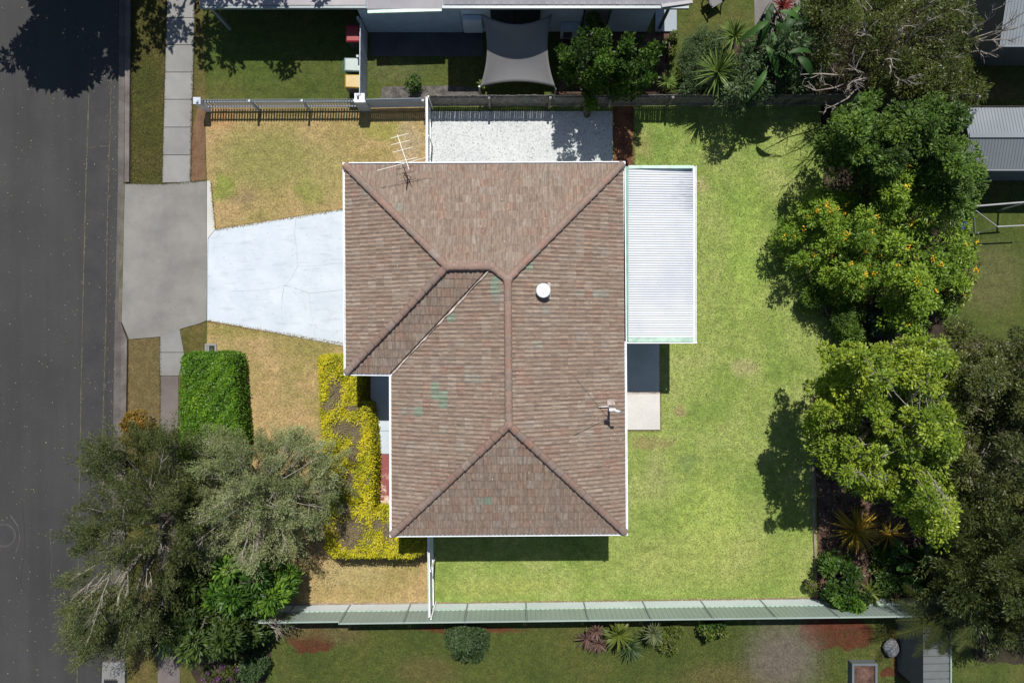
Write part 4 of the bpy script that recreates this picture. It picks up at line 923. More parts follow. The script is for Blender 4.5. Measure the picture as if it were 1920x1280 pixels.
    D = D + unit(rg, n)*.5
    Nn = unit(rg, n)*.65 + np.array([0, 0, 1.0]) + dr*.45
    bt = rg.normal(0, .14, 4000); ow2 = np.concatenate([own, own[ii]]) if nu else own; ct = (rg.normal(0, .10, len(C2)) + bt[ow2])[idx]; zn = (pos[:, 2]-pos[:, 2].min())/(np.ptp(pos[:, 2])+1e-9)
    tint = np.clip(.45 + ct + rg.normal(0, .17, n), 0, 1)
    sz = rg.uniform(.65, 1.2, n)
    crown = leafobj('crown', pos, D, Nn, LL*sz, LW*sz, tint, mat, root)
    if flower:
        fm, fn, fs = flower; ii = rg.integers(0, len(C), max(3, fn//9)); q = np.repeat(ii, 9)[:fn]
        u_ = unit(rg, len(q)); u_[:, 2] = np.abs(u_[:, 2]); fp_ = C[q] + np.array([0, 0, 1])*(rad[q]*.85)[:, None] + unit(rg, len(q))*fs*1.3 + rg.normal(size=(len(C), 3))[q]*rc*.4
        o = leafobj('flowers', fp_, unit(rg, len(q)), np.tile([0, 0, 1.0], (len(q), 1)) + unit(rg, len(q))*.5, fs, fs*.8, rg.uniform(0, 1, len(q)), fm, crown); o['kind'] = 'stuff'
    bk = bark or M['bark_d']
    fork = Vector((tb.x*.6+cen[0]*.4, tb.y*.6+cen[1]*.4, max(.3, zlo*.55)))
    b = MB(); b.tube([tb, (tb+fork)/2 + Vector((rg.uniform(-.05,.05), rg.uniform(-.05,.05), 0)), fork], [tr*1.25, tr, tr*.85], 8); b.build('trunk', bk, root, True)
    b = MB(); pick = rg.choice(len(C), min(len(C), ntrunk), replace=False); ends = []
    for i in pick:
        e = Vector(C[i]); mid = fork.lerp(e, .5) + Vector((rg.uniform(-.2,.2), rg.uniform(-.2,.2), rg.uniform(-.1,.3))); b.tube([fork, mid, e], [tr*.6, tr*.32, tr*.08], 5, False); ends += [mid, fork.lerp(e, .75)]
    b.build('branches', bk, root, True)
    if twigs:
        b = MB(); nb = twigs
        for _ in range(nb):
            i = rg.integers(0, len(C)); e = Vector(C[i]) + Vector((0, 0, rad[i]*.9)); s0 = fork.lerp(e, rg.uniform(.45, .8)); s0.z = max(s0.z, e.z-.7)
            mid = s0.lerp(e, .5) + Vector(rg.normal(size=3))*.06
            b.tube([s0, mid, e], [.014, .010, .005], 4, False)
            for _k in range(4):
                st = mid.lerp(e, rg.uniform(-.4, .8)); dd = (e-s0).normalized() + Vector(rg.normal(size=3))*.45; b.tube([st, st + dd.normalized()*rg.uniform(.2, .5) + Vector((0,0,.05))], [.010, .004], 3, False)
        o = b.build('twigs', M['twig'], root); o['kind'] = 'stuff'
    return root
def circ(x, y, rx, ry=None, n=14, amp=.08, seed=0):
    rr = random.Random(seed+int(x)+int(y)*7); ry = ry or rx
    return [(x+rx*math.cos(2*math.pi*i/n)*(1+rr.uniform(-amp, amp)), y+ry*math.sin(2*math.pi*i/n)*(1+rr.uniform(-amp, amp))) for i in range(n)]
def rosette(name, label, x, y, z, n, L, W, mat, seed, cat='plant', group=None, up=(.1, 1.3), curve=.25, trunkr=.06, leafname='leaf', tint=None):
    """strap leaves standing out from one stem, each leaf an object"""
    rr = random.Random(seed); hub = U(x, y, z); root = thing(name, label, cat, (hub.x, hub.y, 0), group)
    meshes = []
    for v_ in range(4):
        vs = []; k = 5; cv = curve*rr.uniform(.7, 1.3)
        for i in range(k+1):
            s_ = i/k; wd = W*(math.sin(math.pi*min(1, .18+s_*.82))**.7)*.5 if i < k else .001; zz = -cv*L*s_*s_
            vs += [(s_*L, -wd, zz+wd*.35), (s_*L, 0, zz), (s_*L, wd, zz+wd*.35)]
        b = MB(); b.add(vs, [(3*i+j, 3*i+j+1, 3*i+j+4, 3*i+j+3) for i in range(k) for j in range(2)]); me = b.mesh(leafname); me.materials.append(mat)
        at = me.attributes.new('tint', 'FLOAT', 'FACE'); tv = (v_+.5)/4; at.data.foreach_set('value', [tv]*len(me.polygons)); meshes.append(me)
    for i in range(n):
        o = link(leafname, meshes[rr.randrange(4)], None, root, Vector((0, 0, z + rr.uniform(-.04, .04)*L))); el = rr.uniform(*up); s_ = rr.uniform(.75, 1.1)
        o.rotation_euler = (rr.uniform(-.3, .3), -el, i*2.39996 + rr.uniform(-.2, .2)); o.scale = (s_, 1, 1)
    if z > .25:
        b = MB(); b.tube([(hub.x, hub.y, 0), (hub.x, hub.y, z)], [trunkr*1.2, trunkr], 7); b.build('stem', M['bark'], root, True)
    return root
def bigleaf(name, label, items, mat, seed, cat='plant'):
    """a clump of banana-like paddle leaves; items = (x, y, z, heading_deg, length, width, droop)"""
    rr = random.Random(seed); cx = sum(i[0] for i in items)/len(items); cy = sum(i[1] for i in items)/len(items)
    root = thing(name, label, cat, U(cx, cy)); st = MB()
    for (x, y, z, hd, L, W, dr) in items:
        k = 8; vs = []; p = U(x, y, z)
        for i in range(k+1):
            s_ = i/k; wd = W*.5*max(.03, math.sin(math.pi*min(1, .06+s_*.94))**.55); zz = .18*L*math.sin(s_*2.2) - dr*L*s_*s_; rag = rr.uniform(.86, 1.0)
            vs += [(s_*L, -wd*rag, zz+wd*.25), (s_*L, 0, zz), (s_*L, wd*rag, zz+wd*.25)]
        b = MB(); b.add(vs, [(3*i+j, 3*i+j+1, 3*i+j+4, 3*i+j+3) for i in range(k) for j in range(2)]); me = b.mesh('leaf')
        me.polygons.foreach_set('use_smooth', [True]*len(me.polygons))
        at = me.attributes.new('tint', 'FLOAT', 'FACE'); tv = rr.random(); at.data.foreach_set('value', [tv]*len(me.polygons))
        o = link('leaf', me, mat, root, p - wloc(root)); o.rotation_euler = (rr.uniform(-.25, .25), 0, R(hd))
        g = U(cx, cy) + Vector((rr.uniform(-.15,.15), rr.uniform(-.15,.15), 0)); st.tube([g, g.lerp(p, .5)+Vector((0,0,.2)), p], [.05, .035, .018], 6)
    st.build('stem', M['lf_dull'] if False else M['bark_d'], root, True)
    return root
# hedges ------------------------------------------------------------
def hedge(name, label, poly, z, mat, nleaf, L, W, seed, dead=(), deadmat=None, bulge=.04, core=(.02,.03,.008), boxgrow=1.0):
    rg = np.random.default_rng(seed); root = thing(name, label, 'hedge', U(sum(p[0] for p in poly)/len(poly), sum(p[1] for p in poly)/len(poly)))
    PW = [U(x, y, z) for x, y in poly]; cen = sum(PW, Vector())/len(PW)
    xs = [p[0] for p in poly]; ys_ = [p[1] for p in poly]
    b = MB(); b.prism([(p.x, p.y) for p in inset_poly(PW, .09)], 0, z-.06); b.build('woody_core', plain(name+'_core', core, .95), root)
    P = np.column_stack([rg.uniform(min(xs), max(xs), nleaf*3), rg.uniform(min(ys_), max(ys_), nleaf*3)]); P = P[inpoly(P, poly)][:nleaf]
    d = edgedist(P, poly)/S; zz = z - .10*np.clip(1-d/.16, 0, 1)**2 + rg.normal(0, .022, len(P)) + .06*np.sin(P[:, 0]*.13)*np.sin(P[:, 1]*.11) + .03*np.sin(P[:, 0]*.31+P[:, 1]*.27)
    k = (1-zz/HC)/S; pos = np.column_stack([(P[:, 0]-960)*k, -(P[:, 1]-640)*k, zz])
    dm = np.zeros(len(P))
    for (x, y, rx, ry) in dead:
        q = np.hypot((P[:, 0]-x)/rx, (P[:, 1]-y)/ry) + rg.normal(0, .26, len(P)); dm = np.maximum(dm, np.clip(1.25-q, 0, 1))
    isd = (dm > .25); pos[isd, 2] -= .03
    D = unit(rg, len(P)); D[:, 2] = D[:, 2]*.5+.35; Nn = unit(rg, len(P))*.55 + np.array([0, 0, 1])
    big = .20*np.sin(P[:, 0]*.07+1)*np.cos(P[:, 1]*.05) + .14*np.sin(P[:, 0]*.19+P[:, 1]*.11)
    tint = np.clip(.5 + big + rg.normal(0, .22, len(P)), 0, 1); sz = rg.uniform(.6, 1.25, len(P))
    # sides
    per = []; 
    n = len(PW)
    for i in range(n):
        a, c = PW[i], PW[(i+1) % n]; L_ = (c-a).length; m = int(L_*z*nleaf/ (len(P)/ (S*S)**0) *0 + L_*z*420*(.09/L)**1.0); t_ = rg.uniform(0, 1, m); h_ = z*rg.uniform(0, 1, m)
        dd = (c-a).normalized(); nn = Vector((dd.y, -dd.x, 0)); 
        if nn.dot(a + (c-a)/2 - cen) < 0 and not boxgrow > 1: pass
        pp = np.outer(1-t_, np.array(a)) + np.outer(t_, np.array(c)); pp[:, 2] = h_; pp += rg.normal(0, .03, pp.shape); per.append((pp, np.array(nn)*SG))
    ps = np.vstack([p for p, _ in per]); ns = np.vstack([np.tile(q, (len(p), 1)) for p, q in per])
    Ds = unit(rg, len(ps))*.7 + ns*.8 + np.array([0, 0, -.2]); Ns = ns + unit(rg, len(ps))*.6 + np.array([0, 0, .5])
    live = ~isd
    o1 = leafobj('foliage', np.vstack([pos[live], ps]), np.vstack([D[live], Ds]), np.vstack([Nn[live], Ns]), L*np.concatenate([sz[live], rg.uniform(.6, 1.2, len(ps))]), W*np.concatenate([sz[live], rg.uniform(.6, 1.2, len(ps))]), np.concatenate([tint[live], rg.uniform(.1, .7, len(ps))]), mat, root)
    if deadmat is not None and isd.sum():
        leafobj('bare_patch', pos[isd], D[isd], Nn[isd], L*.9*sz[isd], W*.35*sz[isd], rg.uniform(0, 1, isd.sum()), deadmat, root)
    return root
def inset_poly(pl, d):
    ar = sum(pl[i].x*pl[(i+1) % len(pl)].y - pl[(i+1) % len(pl)].x*pl[i].y for i in range(len(pl))); s_ = 1 if ar > 0 else -1
    out = []; n = len(pl)
    for i in range(n):
        a, b2, c = pl[i-1], pl[i], pl[(i+1) % n]; d1 = (b2-a); d1.z = 0; d1.normalize(); d2 = (c-b2); d2.z = 0; d2.normalize()
        n1 = Vector((-d1.y, d1.x, 0))*s_; n2 = Vector((-d2.y, d2.x, 0))*s_; out.append(b2 + (n1+n2)/max(.4, 1+n1.dot(n2))*d)
    return out
SG = -1.0
hedge('clipped_hedge', 'square clipped bright green hedge beside the footpath at the left lawn edge', densify([(340,672),(346,664),(432,662),(438,670),(444,740),(450,830),(438,880),(334,880)], 1.4, 9, 61), 1.25, M['lf_hedge'], 16000, .10, .045, 3)
ypoly = [(597,672),(601,668),(672,668),(672,757),(690,758),(696,800),(699,850),(698,958),(738,962),(792,962),(792,1036),(770,1046),(700,1044),(625,1045),(611,1030),(610,975),(625,925),(612,880),(603,800)]
hedge('golden_hedge', 'wavy clipped golden yellow hedge with brown bare patches beside the porch', ypoly, 1.5, M['lf_yellow'], 22000, .085, .045, 4,
      dead=[(628,738,15,30),(612,762,14,9),(660,765,12,6),(646,803,28,17),(668,812,10,22),(662,850,12,20),(655,905,10,24),(646,955,12,14),(655,992,34,28),(655,1012,16,18),(728,995,14,22),(706,982,10,14)], deadmat=M['lf_dead'], core=(.10,.08,.045))
# bottlebrush trees lower left ------------------------------------
tree('bottlebrush_tree', 'wide grey-green bottlebrush tree with visible twigs standing over the lower left lawn', 'tree',
     [(400,795),(430,815),(462,808),(500,825),(520,818),(545,808),(580,815),(612,828),(625,860),(642,885),(636,925),(628,958),(600,985),(575,1005),(560,1035),(525,1045),(500,1062),(440,1060),(385,1070),(350,1040),(345,960),(350,900),(370,850)],
     2.4, 5.6, 400, .33, 105000, .085, .023, M['lf_bottle'], 11, M['bark'], twigs=130, style='spray', under=.45, ntrunk=30, holes=((470,842,12), (432,850,12), (355,905,12)), tr=.16)
tree('street_tree', 'large olive street tree overhanging the road at the lower left', 'tree',
     [(158,832),(200,818),(250,812),(300,812),(345,820),(372,860),(372,900),(360,960),(366,1040),(340,1090),(300,1130),(290,1190),(262,1228),(215,1222),(180,1242),(145,1222),(122,1190),(128,1120),(116,1075),(118,1020),(150,950),(186,930),(185,898),(152,880)],
     2.8, 6.2, 440, .36, 110000, .09, .026, M['lf_bottle2'], 12, M['bark'], twigs=70, style='spray', under=.45, ntrunk=30, holes=((248,995,10),), tr=.2)
tree('umbrella_tree', 'bright green broad leaved tree below the bottlebrush in the lower left corner of the yard', 'tree',
     [(386,1058),(430,1052),(470,1062),(520,1058),(546,1085),(532,1125),(500,1150),(440,1152),(386,1150)], 1.5, 3.3, 70, .34, 7000, .26, .085, M['lf_umb'], 13, M['bark'], under=.5, twigs=10)
tree('umbrella_tree', 'dark green broad leaved tree between the street tree and the lower left fence corner', 'tree',
     [(330,1050),(385,1050),(384,1150),(450,1160),(480,1190),(440,1215),(400,1235),(360,1240),(310,1235),(285,1190),(300,1130)], 1.6, 3.6, 100, .36, 10500, .24, .07, M['lf_umb2'], 14, M['bark'], under=.6, twigs=14)
tree('bare_branched_tree', 'leafless grey branches reaching over the lower left end of the steel fence', 'tree', [(385,1150),(430,1145),(500,1150),(560,1160),(540,1180),(470,1190),(440,1225),(400,1200)], .8, 2.4, 30, .25, 500, .15, .05, M['lf_umb2'], 15, M['twig'], ntrunk=28, twigs=40, tr=.1, under=0)
tree('round_shrub', 'small round green shrub under the left end of the steel fence', 'shrub', circ(478,1192,26,28), .5, 1.3, 26, .18, 4200, .10, .05, M['lf_nb'], 16)
tree('leafy_shrub', 'green spreading shrub in the lower neighbour garden corner beside the purple flowers', 'shrub', circ(470,1250,34,26), .3, .9, 30, .22, 4200, .12, .05, M['lf_dull'], 17)
tree('flowering_shrub', 'small shrub with purple flowers at the bottom edge beside the brown path', 'shrub', circ(412,1255,30,28), .4, 1.1, 30, .2, 3600, .10, .04, M['lf_olive'], 18, flower=(M['lf_purple'], 380, .06))
tree('croton_shrub', 'orange and olive leaved shrub on the verge above the street tree', 'shrub', circ(247,800,36,24), .5, 1.6, 34, .2, 4200, .11, .06, M['lf_croton'], 19)
# trees casting the shade from beyond the top left corner
shp = [(20,108),(60,65),(65,20),(80,-80),(300,-90),(262,0),(255,60),(245,110),(235,140),(205,130),(165,150),(120,170),(95,155),(55,140)]
tree('overhanging_tree', 'broad leaved tree beyond the top left corner that shades the road', 'tree', shp, 4.6, 6.4, 170, .36, 20000, .30, .16, M['lf_nb'], 21, mp=SHD, trunk=(150,-260), under=.3, tr=.2, ntrunk=20)
tree('overhanging_tree', 'loose leaved tree beyond the top edge that dapples the left footpath', 'tree', [(250,-60),(660,-60),(640,60),(628,128),(590,120),(520,140),(480,110),(420,150),(378,120),(340,150),(300,110),(262,130)], 5.2, 6.6, 95, .34, 5500, .26, .12, M['lf_nb'], 22, mp=SHD, trunk=(420,-320), under=0, tr=.2, ntrunk=14)
# upper neighbour garden ------------------------------------------
nbp = [(1048,160),(1046,120),(1052,80),(1048,55),(1062,45),(1075,55),(1085,38),(1098,48),(1105,30),(1122,22),(1130,50),(1150,45),(1160,36),(1172,48),(1170,75),(1190,60),(1200,78),(1198,100),(1225,85),(1244,92),(1236,115),(1215,130),(1235,140),(1226,152),(1190,165),(1150,178),(1080,178)]
tree('glossy_tree', 'upright glossy green tree between the shade sail and the spiky palms', 'tree', nbp, 1.9, 5.2, 125, .30, 17000, .16, .07, M['lf_nb'], 31, M['bark'], trunk=(1135,190), style='spire', gap=2.2, under=.25, tr=.1, ntrunk=40)
tree('garden_shrub', 'dull green bushy shrub left of the two spiky palms', 'shrub', [(1275,150),(1285,100),(1300,65),(1330,45),(1352,60),(1350,100),(1335,140),(1330,172),(1270,175)], .8, 1.8, 80, .26, 12000, .09, .03, M['lf_dull'], 32)
rosette('spiky_palm', 'lower of the two spiky palms, green rosette against the grey paling fence', 1345, 136, 2.1, 95, 1.0, .055, M['lf_yucca'], 33, 'palm', 'spiky palms in the upper garden', (-.2, 1.35), .12)
rosette('spiky_palm', 'upper of the two spiky palms, green rosette on the upper neighbour lawn', 1377, 68, 2.0, 85, .78, .05, M['lf_yucca'], 34, 'palm', 'spiky palms in the upper garden', (-.2, 1.35), .12)
rosette('strappy_plant', 'small strap-leaved plant right of the glossy tree, against the fence', 1250, 155, .5, 34, .55, .045, M['lf_yucca'], 35, up=(.1, 1.2))
rosette('red_cordyline', 'red leaved rosette at the top edge beside the grey paving', 1467, 12, 1.3, 40, .55, .06, M['lf_red'], 36)
_rb = random.Random(8)
bigleaf('banana_clump', 'clump of big paddle-shaped leaves right of the upper spiky palm', [(_rb.uniform(1432,1500), _rb.uniform(5,140), _rb.uniform(2.6,3.9), _rb.uniform(200,400), _rb.uniform(.75,1.25), _rb.uniform(.20,.32), _rb.uniform(.4,.9)) for _k in range(20)], M['lf_banana'], 37)
tree('tropical_understorey', 'dark green understorey around the paddle-leaved clump', 'shrub', [(1340,160),(1365,115),(1400,90),(1440,50),(1470,20),(1520,-20),(1560,20),(1560,120),(1540,178),(1450,180),(1350,178)], .8, 3.4, 130, .3, 13000, .17, .05, M['lf_dull'], 38)
tree('olive_tree', 'dense olive green tree in the upper right garden', 'tree', [(1510,60),(1520,0),(1545,-40),(1700,-60),(1800,-30),(1835,40),(1815,90),(1800,110),(1830,150),(1835,190),(1790,205),(1700,180),(1650,150),(1610,140),(1560,130),(1520,110)], 2.6, 4.8, 240, .36, 42000, .12, .04, M['lf_olive'], 39, under=.5, twigs=40, holes=((1625,120,16),(1700,70,14),(1640,60,10)))
def deadtree(name, label, base, ends, seed, z0=3.0):
    rr = random.Random(seed); root = thing(name, label, 'tree', U(*base)); b = MB(); t0 = U(base[0], base[1], 0); fork = U(base[0], base[1], 1.2) 
    b.tube([t0, fork], [.1, .08], 7); b.build('trunk', M['bark'], root, True); b = MB()
    for (x, y, z) in ends:
        e = U(x, y, z); pts = [fork.lerp(e, k/4) + Vector((rr.uniform(-.12,.12), rr.uniform(-.12,.12), rr.uniform(-.05,.25)))*(1 if 0 < k < 4 else 0) for k in range(5)]
        b.tube(pts, [.05, .04, .03, .02, .010], 5, False)
        for k in range(7):
            s_ = pts[rr.choice((2, 3, 3, 4))]; d = (e-fork).normalized() + Vector((rr.uniform(-1,1), rr.uniform(-1,1), rr.uniform(-.3,.5)))*.9; q = s_ + d.normalized()*rr.uniform(.3, .8)
            b.tube([s_, s_.lerp(q, .5)+Vector((rr.uniform(-.06,.06), rr.uniform(-.06,.06), 0)), q], [.018, .012, .005], 4, False)
            for _ in range(3):
                d2 = d.normalized() + Vector((rr.uniform(-1,1), rr.uniform(-1,1), rr.uniform(-.3,.5)))*.8; u_ = s_.lerp(q, rr.uniform(.4, 1)); b.tube([u_, u_ + d2.normalized()*rr.uniform(.12, .32)], [.008, .004], 3, False)
    b.build('branches', M['twig'], root)
deadtree('bare_tree', 'leafless pale grey tree with twisted twigs over the olive tree', (1640,150), [(1500,140,3.4),(1530,170,3.0),(1590,160,4.6),(1560,200,3.6),(1600,215,3.2),(1670,110,5.2),(1690,50,5.4),(1740,40,5.2),(1620,30,5.2),(1700,150,5),(1590,120,5)], 5)
deadtree('bare_tree', 'leafless grey branches stretching across to the top right shed', (1790,95), [(1860,20,4.2),(1890,75,4),(1915,50,4),(1870,108,3.2),(1830,55,4.4),(1925,20,4),(1800,20,4.4)], 6)
tree('grassy_shrub', 'pale olive feathery shrub beside the short dark timber fence', 'shrub', [(1790,95),(1830,100),(1835,130),(1880,145),(1850,178),(1800,190),(1770,170)], .3, 1.2, 50, .25, 6500, .12, .02, M['lf_ygd'], 40)
# right side of the yard ------------------------------------------
tree('dark_glossy_tree', 'dense dark green glossy tree in the upper right corner of the back lawn', 'tree', [(1572,205),(1590,182),(1650,178),(1720,178),(1790,185),(1825,205),(1822,240),(1795,250),(1835,290),(1838,330),(1828,375),(1800,412),(1775,350),(1745,322),(1700,318),(1650,345),(1622,325),(1600,312),(1575,296),(1565,250)], 2.8, 5.4, 260, .34, 42000, .13, .06, M['lf_ne'], 41, under=.5)
tp1 = [(1455,448),(1462,425),(1490,400),(1500,378),(1550,354),(1600,356),(1645,372),(1668,410),(1662,450),(1655,500),(1640,545),(1615,560),(1560,555),(1525,535),(1515,495),(1488,488),(1462,478)]
tree('flowering_tree', 'rounded bright green tree dotted with orange-yellow flowers, standing out over the lawn', 'tree', tp1, 1.3, 3.5, 190, .30, 32000, .115, .045, M['lf_tecoma'], 42, flower=(M['lf_flower'], 620, .06), under=.6)
tree('flowering_tree', 'taller flowering green tree right of the rounded one at the back boundary', 'tree', [(1622,345),(1640,305),(1690,292),(1740,290),(1785,300),(1800,380),(1832,460),(1825,515),(1800,560),(1775,600),(1735,628),(1690,618),(1688,575),(1655,560),(1650,500),(1668,430),(1650,375)], 1.8, 4.0, 220, .32, 36000, .12, .048, M['lf_tecoma'], 43, flower=(M['lf_flower'], 380, .06), under=.5, holes=((1655,405,14),(1735,470,8)))
tree('lower_shrub', 'dark green shaded shrub at the foot of the rounded flowering tree', 'shrub', [(1490,535),(1530,540),(1600,560),(1625,600),(1612,645),(1585,640),(1560,590),(1510,580)], .5, 1.3, 60, .26, 9500, .12, .035, M['lf_ne'], 44)
tree('blue_green_shrub', 'small blue-green shrub in the dark gap under the flowering trees', 'shrub', circ(1660,608,28,36), .5, 1.4, 36, .22, 5200, .11, .06, M['lf_blue'], 45)
ygp = [(1518,800),(1535,790),(1528,765),(1545,735),(1545,712),(1572,700),(1578,680),(1572,655),(1600,640),(1640,655),(1650,645),(1690,640),(1690,622),(1720,618),(1745,640),(1790,640),(1810,700),(1800,800),(1805,900),(1790,980),(1775,1045),(1762,1040),(1745,1005),(1722,985),(1700,950),(1680,945),(1645,945),(1625,930),(1600,905),(1580,905),(1565,880),(1552,865),(1530,850)]
tree('yellow_green_tree', 'large yellow-green tree shading the garden bed on the right of the lawn', 'tree', ygp, 4.0, 7.0, 430, .29, 60000, .12, .06, M['lf_yg'], 46, M['bark'], trunk=(1600,800), rough=1.35, gap=2.2, twigs=90, under=.3, holes=((1612,795,14),(1720,750,11),(1570,795,9),(1690,880,16),(1620,830,10),(1742,920,10),(1655,700,7)), ntrunk=30, tr=.16)
tree('bed_shrub', 'dark green shrub at the left corner of the garden bed beneath the large tree', 'shrub', circ(1568,745,26,24), .4, 1.4, 26, .22, 3200, .16, .05, M['lf_nb'], 47)
tree('bed_understorey', 'shaded dark shrubs beneath the large yellow-green tree', 'shrub', [(1600,700),(1780,660),(1790,960),(1740,980),(1660,900),(1600,860)], .6, 2.2, 130, .34, 15000, .16, .07, M['lf_ne'], 48)
rosette('bromeliad', 'large bronze and yellow strap-leaved rosette in the garden bed', 1602, 992, .55, 85, 1.05, .085, M['lf_brom'], 49, up=(.05, 1.3), curve=.35)
rosette('bromeliad', 'sparser dark bronze rosette right of the large bronze one', 1665, 1000, .5, 40, .85, .05, M['lf_brom'], 50, up=(.05, 1.0), curve=.3)
bigleaf('broad_leaf_plant', 'glossy green paddle-leaved plants in the lower right corner of the bed', [(1680,1065,1.1,10,.8,.4,.3),(1672,1040,1.0,60,.8,.36,.3),(1700,1040,1.2,130,.8,.34,.3),(1725,1060,1.3,60,.85,.3,.3),(1740,1035,1.3,80,.8,.28,.3),(1750,1060,1.2,340,.6,.28,.4),(1728,1085,1.0,200,.7,.3,.4),(1715,1095,1.0,320,.7,.3,.4),(1735,1000,1.2,120,.8,.3,.3),(1770,1090,1.0,300,.6,.24,.4)], M['lf_banana'], 51)
tree('corner_bush', 'leafy green bush against the steel fence at the lower right corner of the lawn', 'shrub', [(1542,1060),(1570,1045),(1610,1050),(1632,1075),(1630,1110),(1640,1135),(1600,1145),(1560,1140),(1545,1115)], .3, 1.5, 80, .2, 8000, .15, .05, M['lf_nb'], 52, under=.4, gap=3)
tree('small_bush', 'small bright green bush overlapping the steel fence right of the lawn corner', 'shrub', [(1545,1128),(1580,1110),(1612,1122),(1622,1140),(1590,1148),(1555,1142)], .9, 1.7, 24, .2, 3200, .14, .06, M['lf_umb'], 53)
tree('corner_creeper', 'dark creeper covering the bed between the paddle-leaved plants and the steel fence', 'shrub', [(1640,1020),(1775,1010),(1795,1150),(1700,1130),(1640,1120)], .2, .7, 70, .26, 7000, .14, .06, M['lf_nb'], 54)
rosette('small_bromeliad', 'pale yellow-green rosette beside the corner bush near the steel fence', 1630, 1108, .8, 22, .6, .07, M['lf_ygd'], 55, up=(0, .9))
# outside, right
tree('rear_tree', 'dense dark olive tree beyond the back boundary, upper of the two', 'tree', [(1785,640),(1790,618),(1812,612),(1830,628),(1850,640),(1880,648),(1900,630),(1990,620),(2000,900),(1990,960),(1850,965),(1790,950),(1782,800)], 3.5, 6.0, 330, .38, 66000, .105, .045, M['lf_back'], 61, M['bark'], under=.4, twigs=40, gap=.7)
tree('rear_tree', 'dense dark feathery tree beyond the back boundary, lower of the two', 'tree', [(1782,960),(1850,955),(1990,955),(2000,1200),(1960,1215),(1915,1195),(1890,1210),(1850,1185),(1812,1190),(1790,1150),(1770,1120),(1775,1050)], 3.0, 5.6, 280, .40, 46000, .15, .04, M['lf_fern'], 62, M['bark'], under=.5, style='spray', gap=.7)
tree('rear_shrub', 'dark green shrub edge beside the lawn beyond the back boundary', 'shrub', [(1782,440),(1800,425),(1825,440),(1832,480),(1822,520),(1800,560),(1782,590),(1775,560)], 1.2, 2.6, 50, .26, 7000, .12, .05, M['lf_olive'], 63)
# fern fronds hanging over at lower right
def fronds(name, label, hub, n, L, mat, seed, z=2.4, a0=0, a1=360, cat='palm'):
    rr = random.Random(seed); h = U(*hub, z); root = thing(name, label, cat, (h.x, h.y, 0))
    for v_ in range(n):
        ang = R(a0 + (a1-a0)*(v_+rr.uniform(-.3,.3))/n); Ln = L*rr.uniform(.75, 1.1); b = MB(); k = 40; vs = []; fs = []
        for i in range(k):
            s_ = (i+.6)/k; x = s_*Ln; zz = .35*Ln*s_ - .55*Ln*s_*s_; lw = .30*Ln*math.sin(math.pi*min(1, .15+s_*.82))**.8*.8
            for sd in (-1, 1):
                q = len(vs); vs += [(x, 0, zz), (x+.016, sd*.02, zz), (x+lw*.45+rr.uniform(-.03,.03), sd*lw*rr.uniform(.8,1.05), zz-lw*.35), (x-.014, sd*.03, zz)]; fs.append((q, q+1, q+2, q+3))
        vs += [(0,-.006,0),(0,.006,0),(Ln*.5,.006,.35*Ln*.5-.55*Ln*.25),(Ln*.5,-.006,.35*Ln*.5-.55*Ln*.25),(Ln,0,-.2*Ln)]; q = len(vs)-5; fs += [(q,q+1,q+2,q+3),(q+3,q+2,q+4)]
        b.add(vs, fs); me = b.mesh('frond'); at = me.attributes.new('tint', 'FLOAT', 'FACE'); at.data.foreach_set('value', [rr.random()]*len(me.polygons))
        o = link('frond', me, mat, root, Vector((0, 0, z))); o.rotation_euler = (0, -rr.uniform(-.1, .5), ang)
    b = MB(); b.tube([(h.x, h.y, 0), (h.x, h.y, z)], [.09, .07], 8); b.build('stem', M['bark_d'], root, True)
fronds('tree_fern', 'feathery green palm overhanging the ribbed lean-to roof at the lower right', (1840, 1130), 16, 1.9, M['lf_fern'], 71, 2.8)
fronds('tree_fern', 'feathery palm whose fronds reach over the red soil below the steel fence', (1770, 1150), 9, 2.0, M['lf_olive'], 72, 2.2, 150, 330)
# lower neighbour's garden ----------------------------------------
tree('round_shrub', 'lone round dark green shrub on the lawn below the steel fence', 'shrub', circ(878,1200,38,30), .4, 1.3, 60, .24, 10000, .10, .03, M['lf_dull'], 81)
rosette('pink_cordyline', 'dusty pink spiky rosette, leftmost of the garden cluster below the steel fence', 1100, 1196, .5, 60, .5, .035, M['lf_pink'], 82)
rosette('pink_cordyline', 'dusty pink spiky rosette nearest the bottom edge in the garden cluster', 1122, 1205, .5, 60, .48, .035, M['lf_pink'], 83)
rosette('pink_cordyline', 'dark pink rosette against the steel fence in the garden cluster', 1118, 1182, .6, 50, .42, .05, M['lf_pink'], 84)
rosette('green_cordyline', 'bright green broad-leaved rosette in the middle of the garden cluster', 1160, 1188, 1.0, 60, .7, .09, M['lf_ygd'], 85, curve=.3)
rosette('dark_spiky_plant', 'dark green spiky plant below the bright green broad-leaved one', 1182, 1212, .6, 80, .65, .035, M['lf_dull'], 86)
rosette('pale_spiky_plant', 'pale silvery green rosette standing tall right of the dark spiky plant', 1224, 1186, 1.2, 60, .55, .045, M['lf_pale'], 87)
tree('yellow_shrub', 'yellow-green small leaved shrub at the right end of the garden cluster', 'shrub', circ(1256,1200,20,27), .3, .9, 22, .16, 3200, .08, .04, M['lf_ygd'], 88)
tree('marigold_shrub', 'low shrub with yellow flowers leaning against the steel fence', 'shrub', circ(1340,1184,26,13), .4, .9, 18, .16, 2000, .10, .05, M['lf_nb'], 89, flower=(M['lf_ygd'], 300, .09))
tree('small_garden_plant', 'small green plant in the gravel bed right of the pale fence', 'plant', circ(773,158,14,13), .2, .6, 12, .13, 1300, .09, .04, M['lf_nb'], 90)
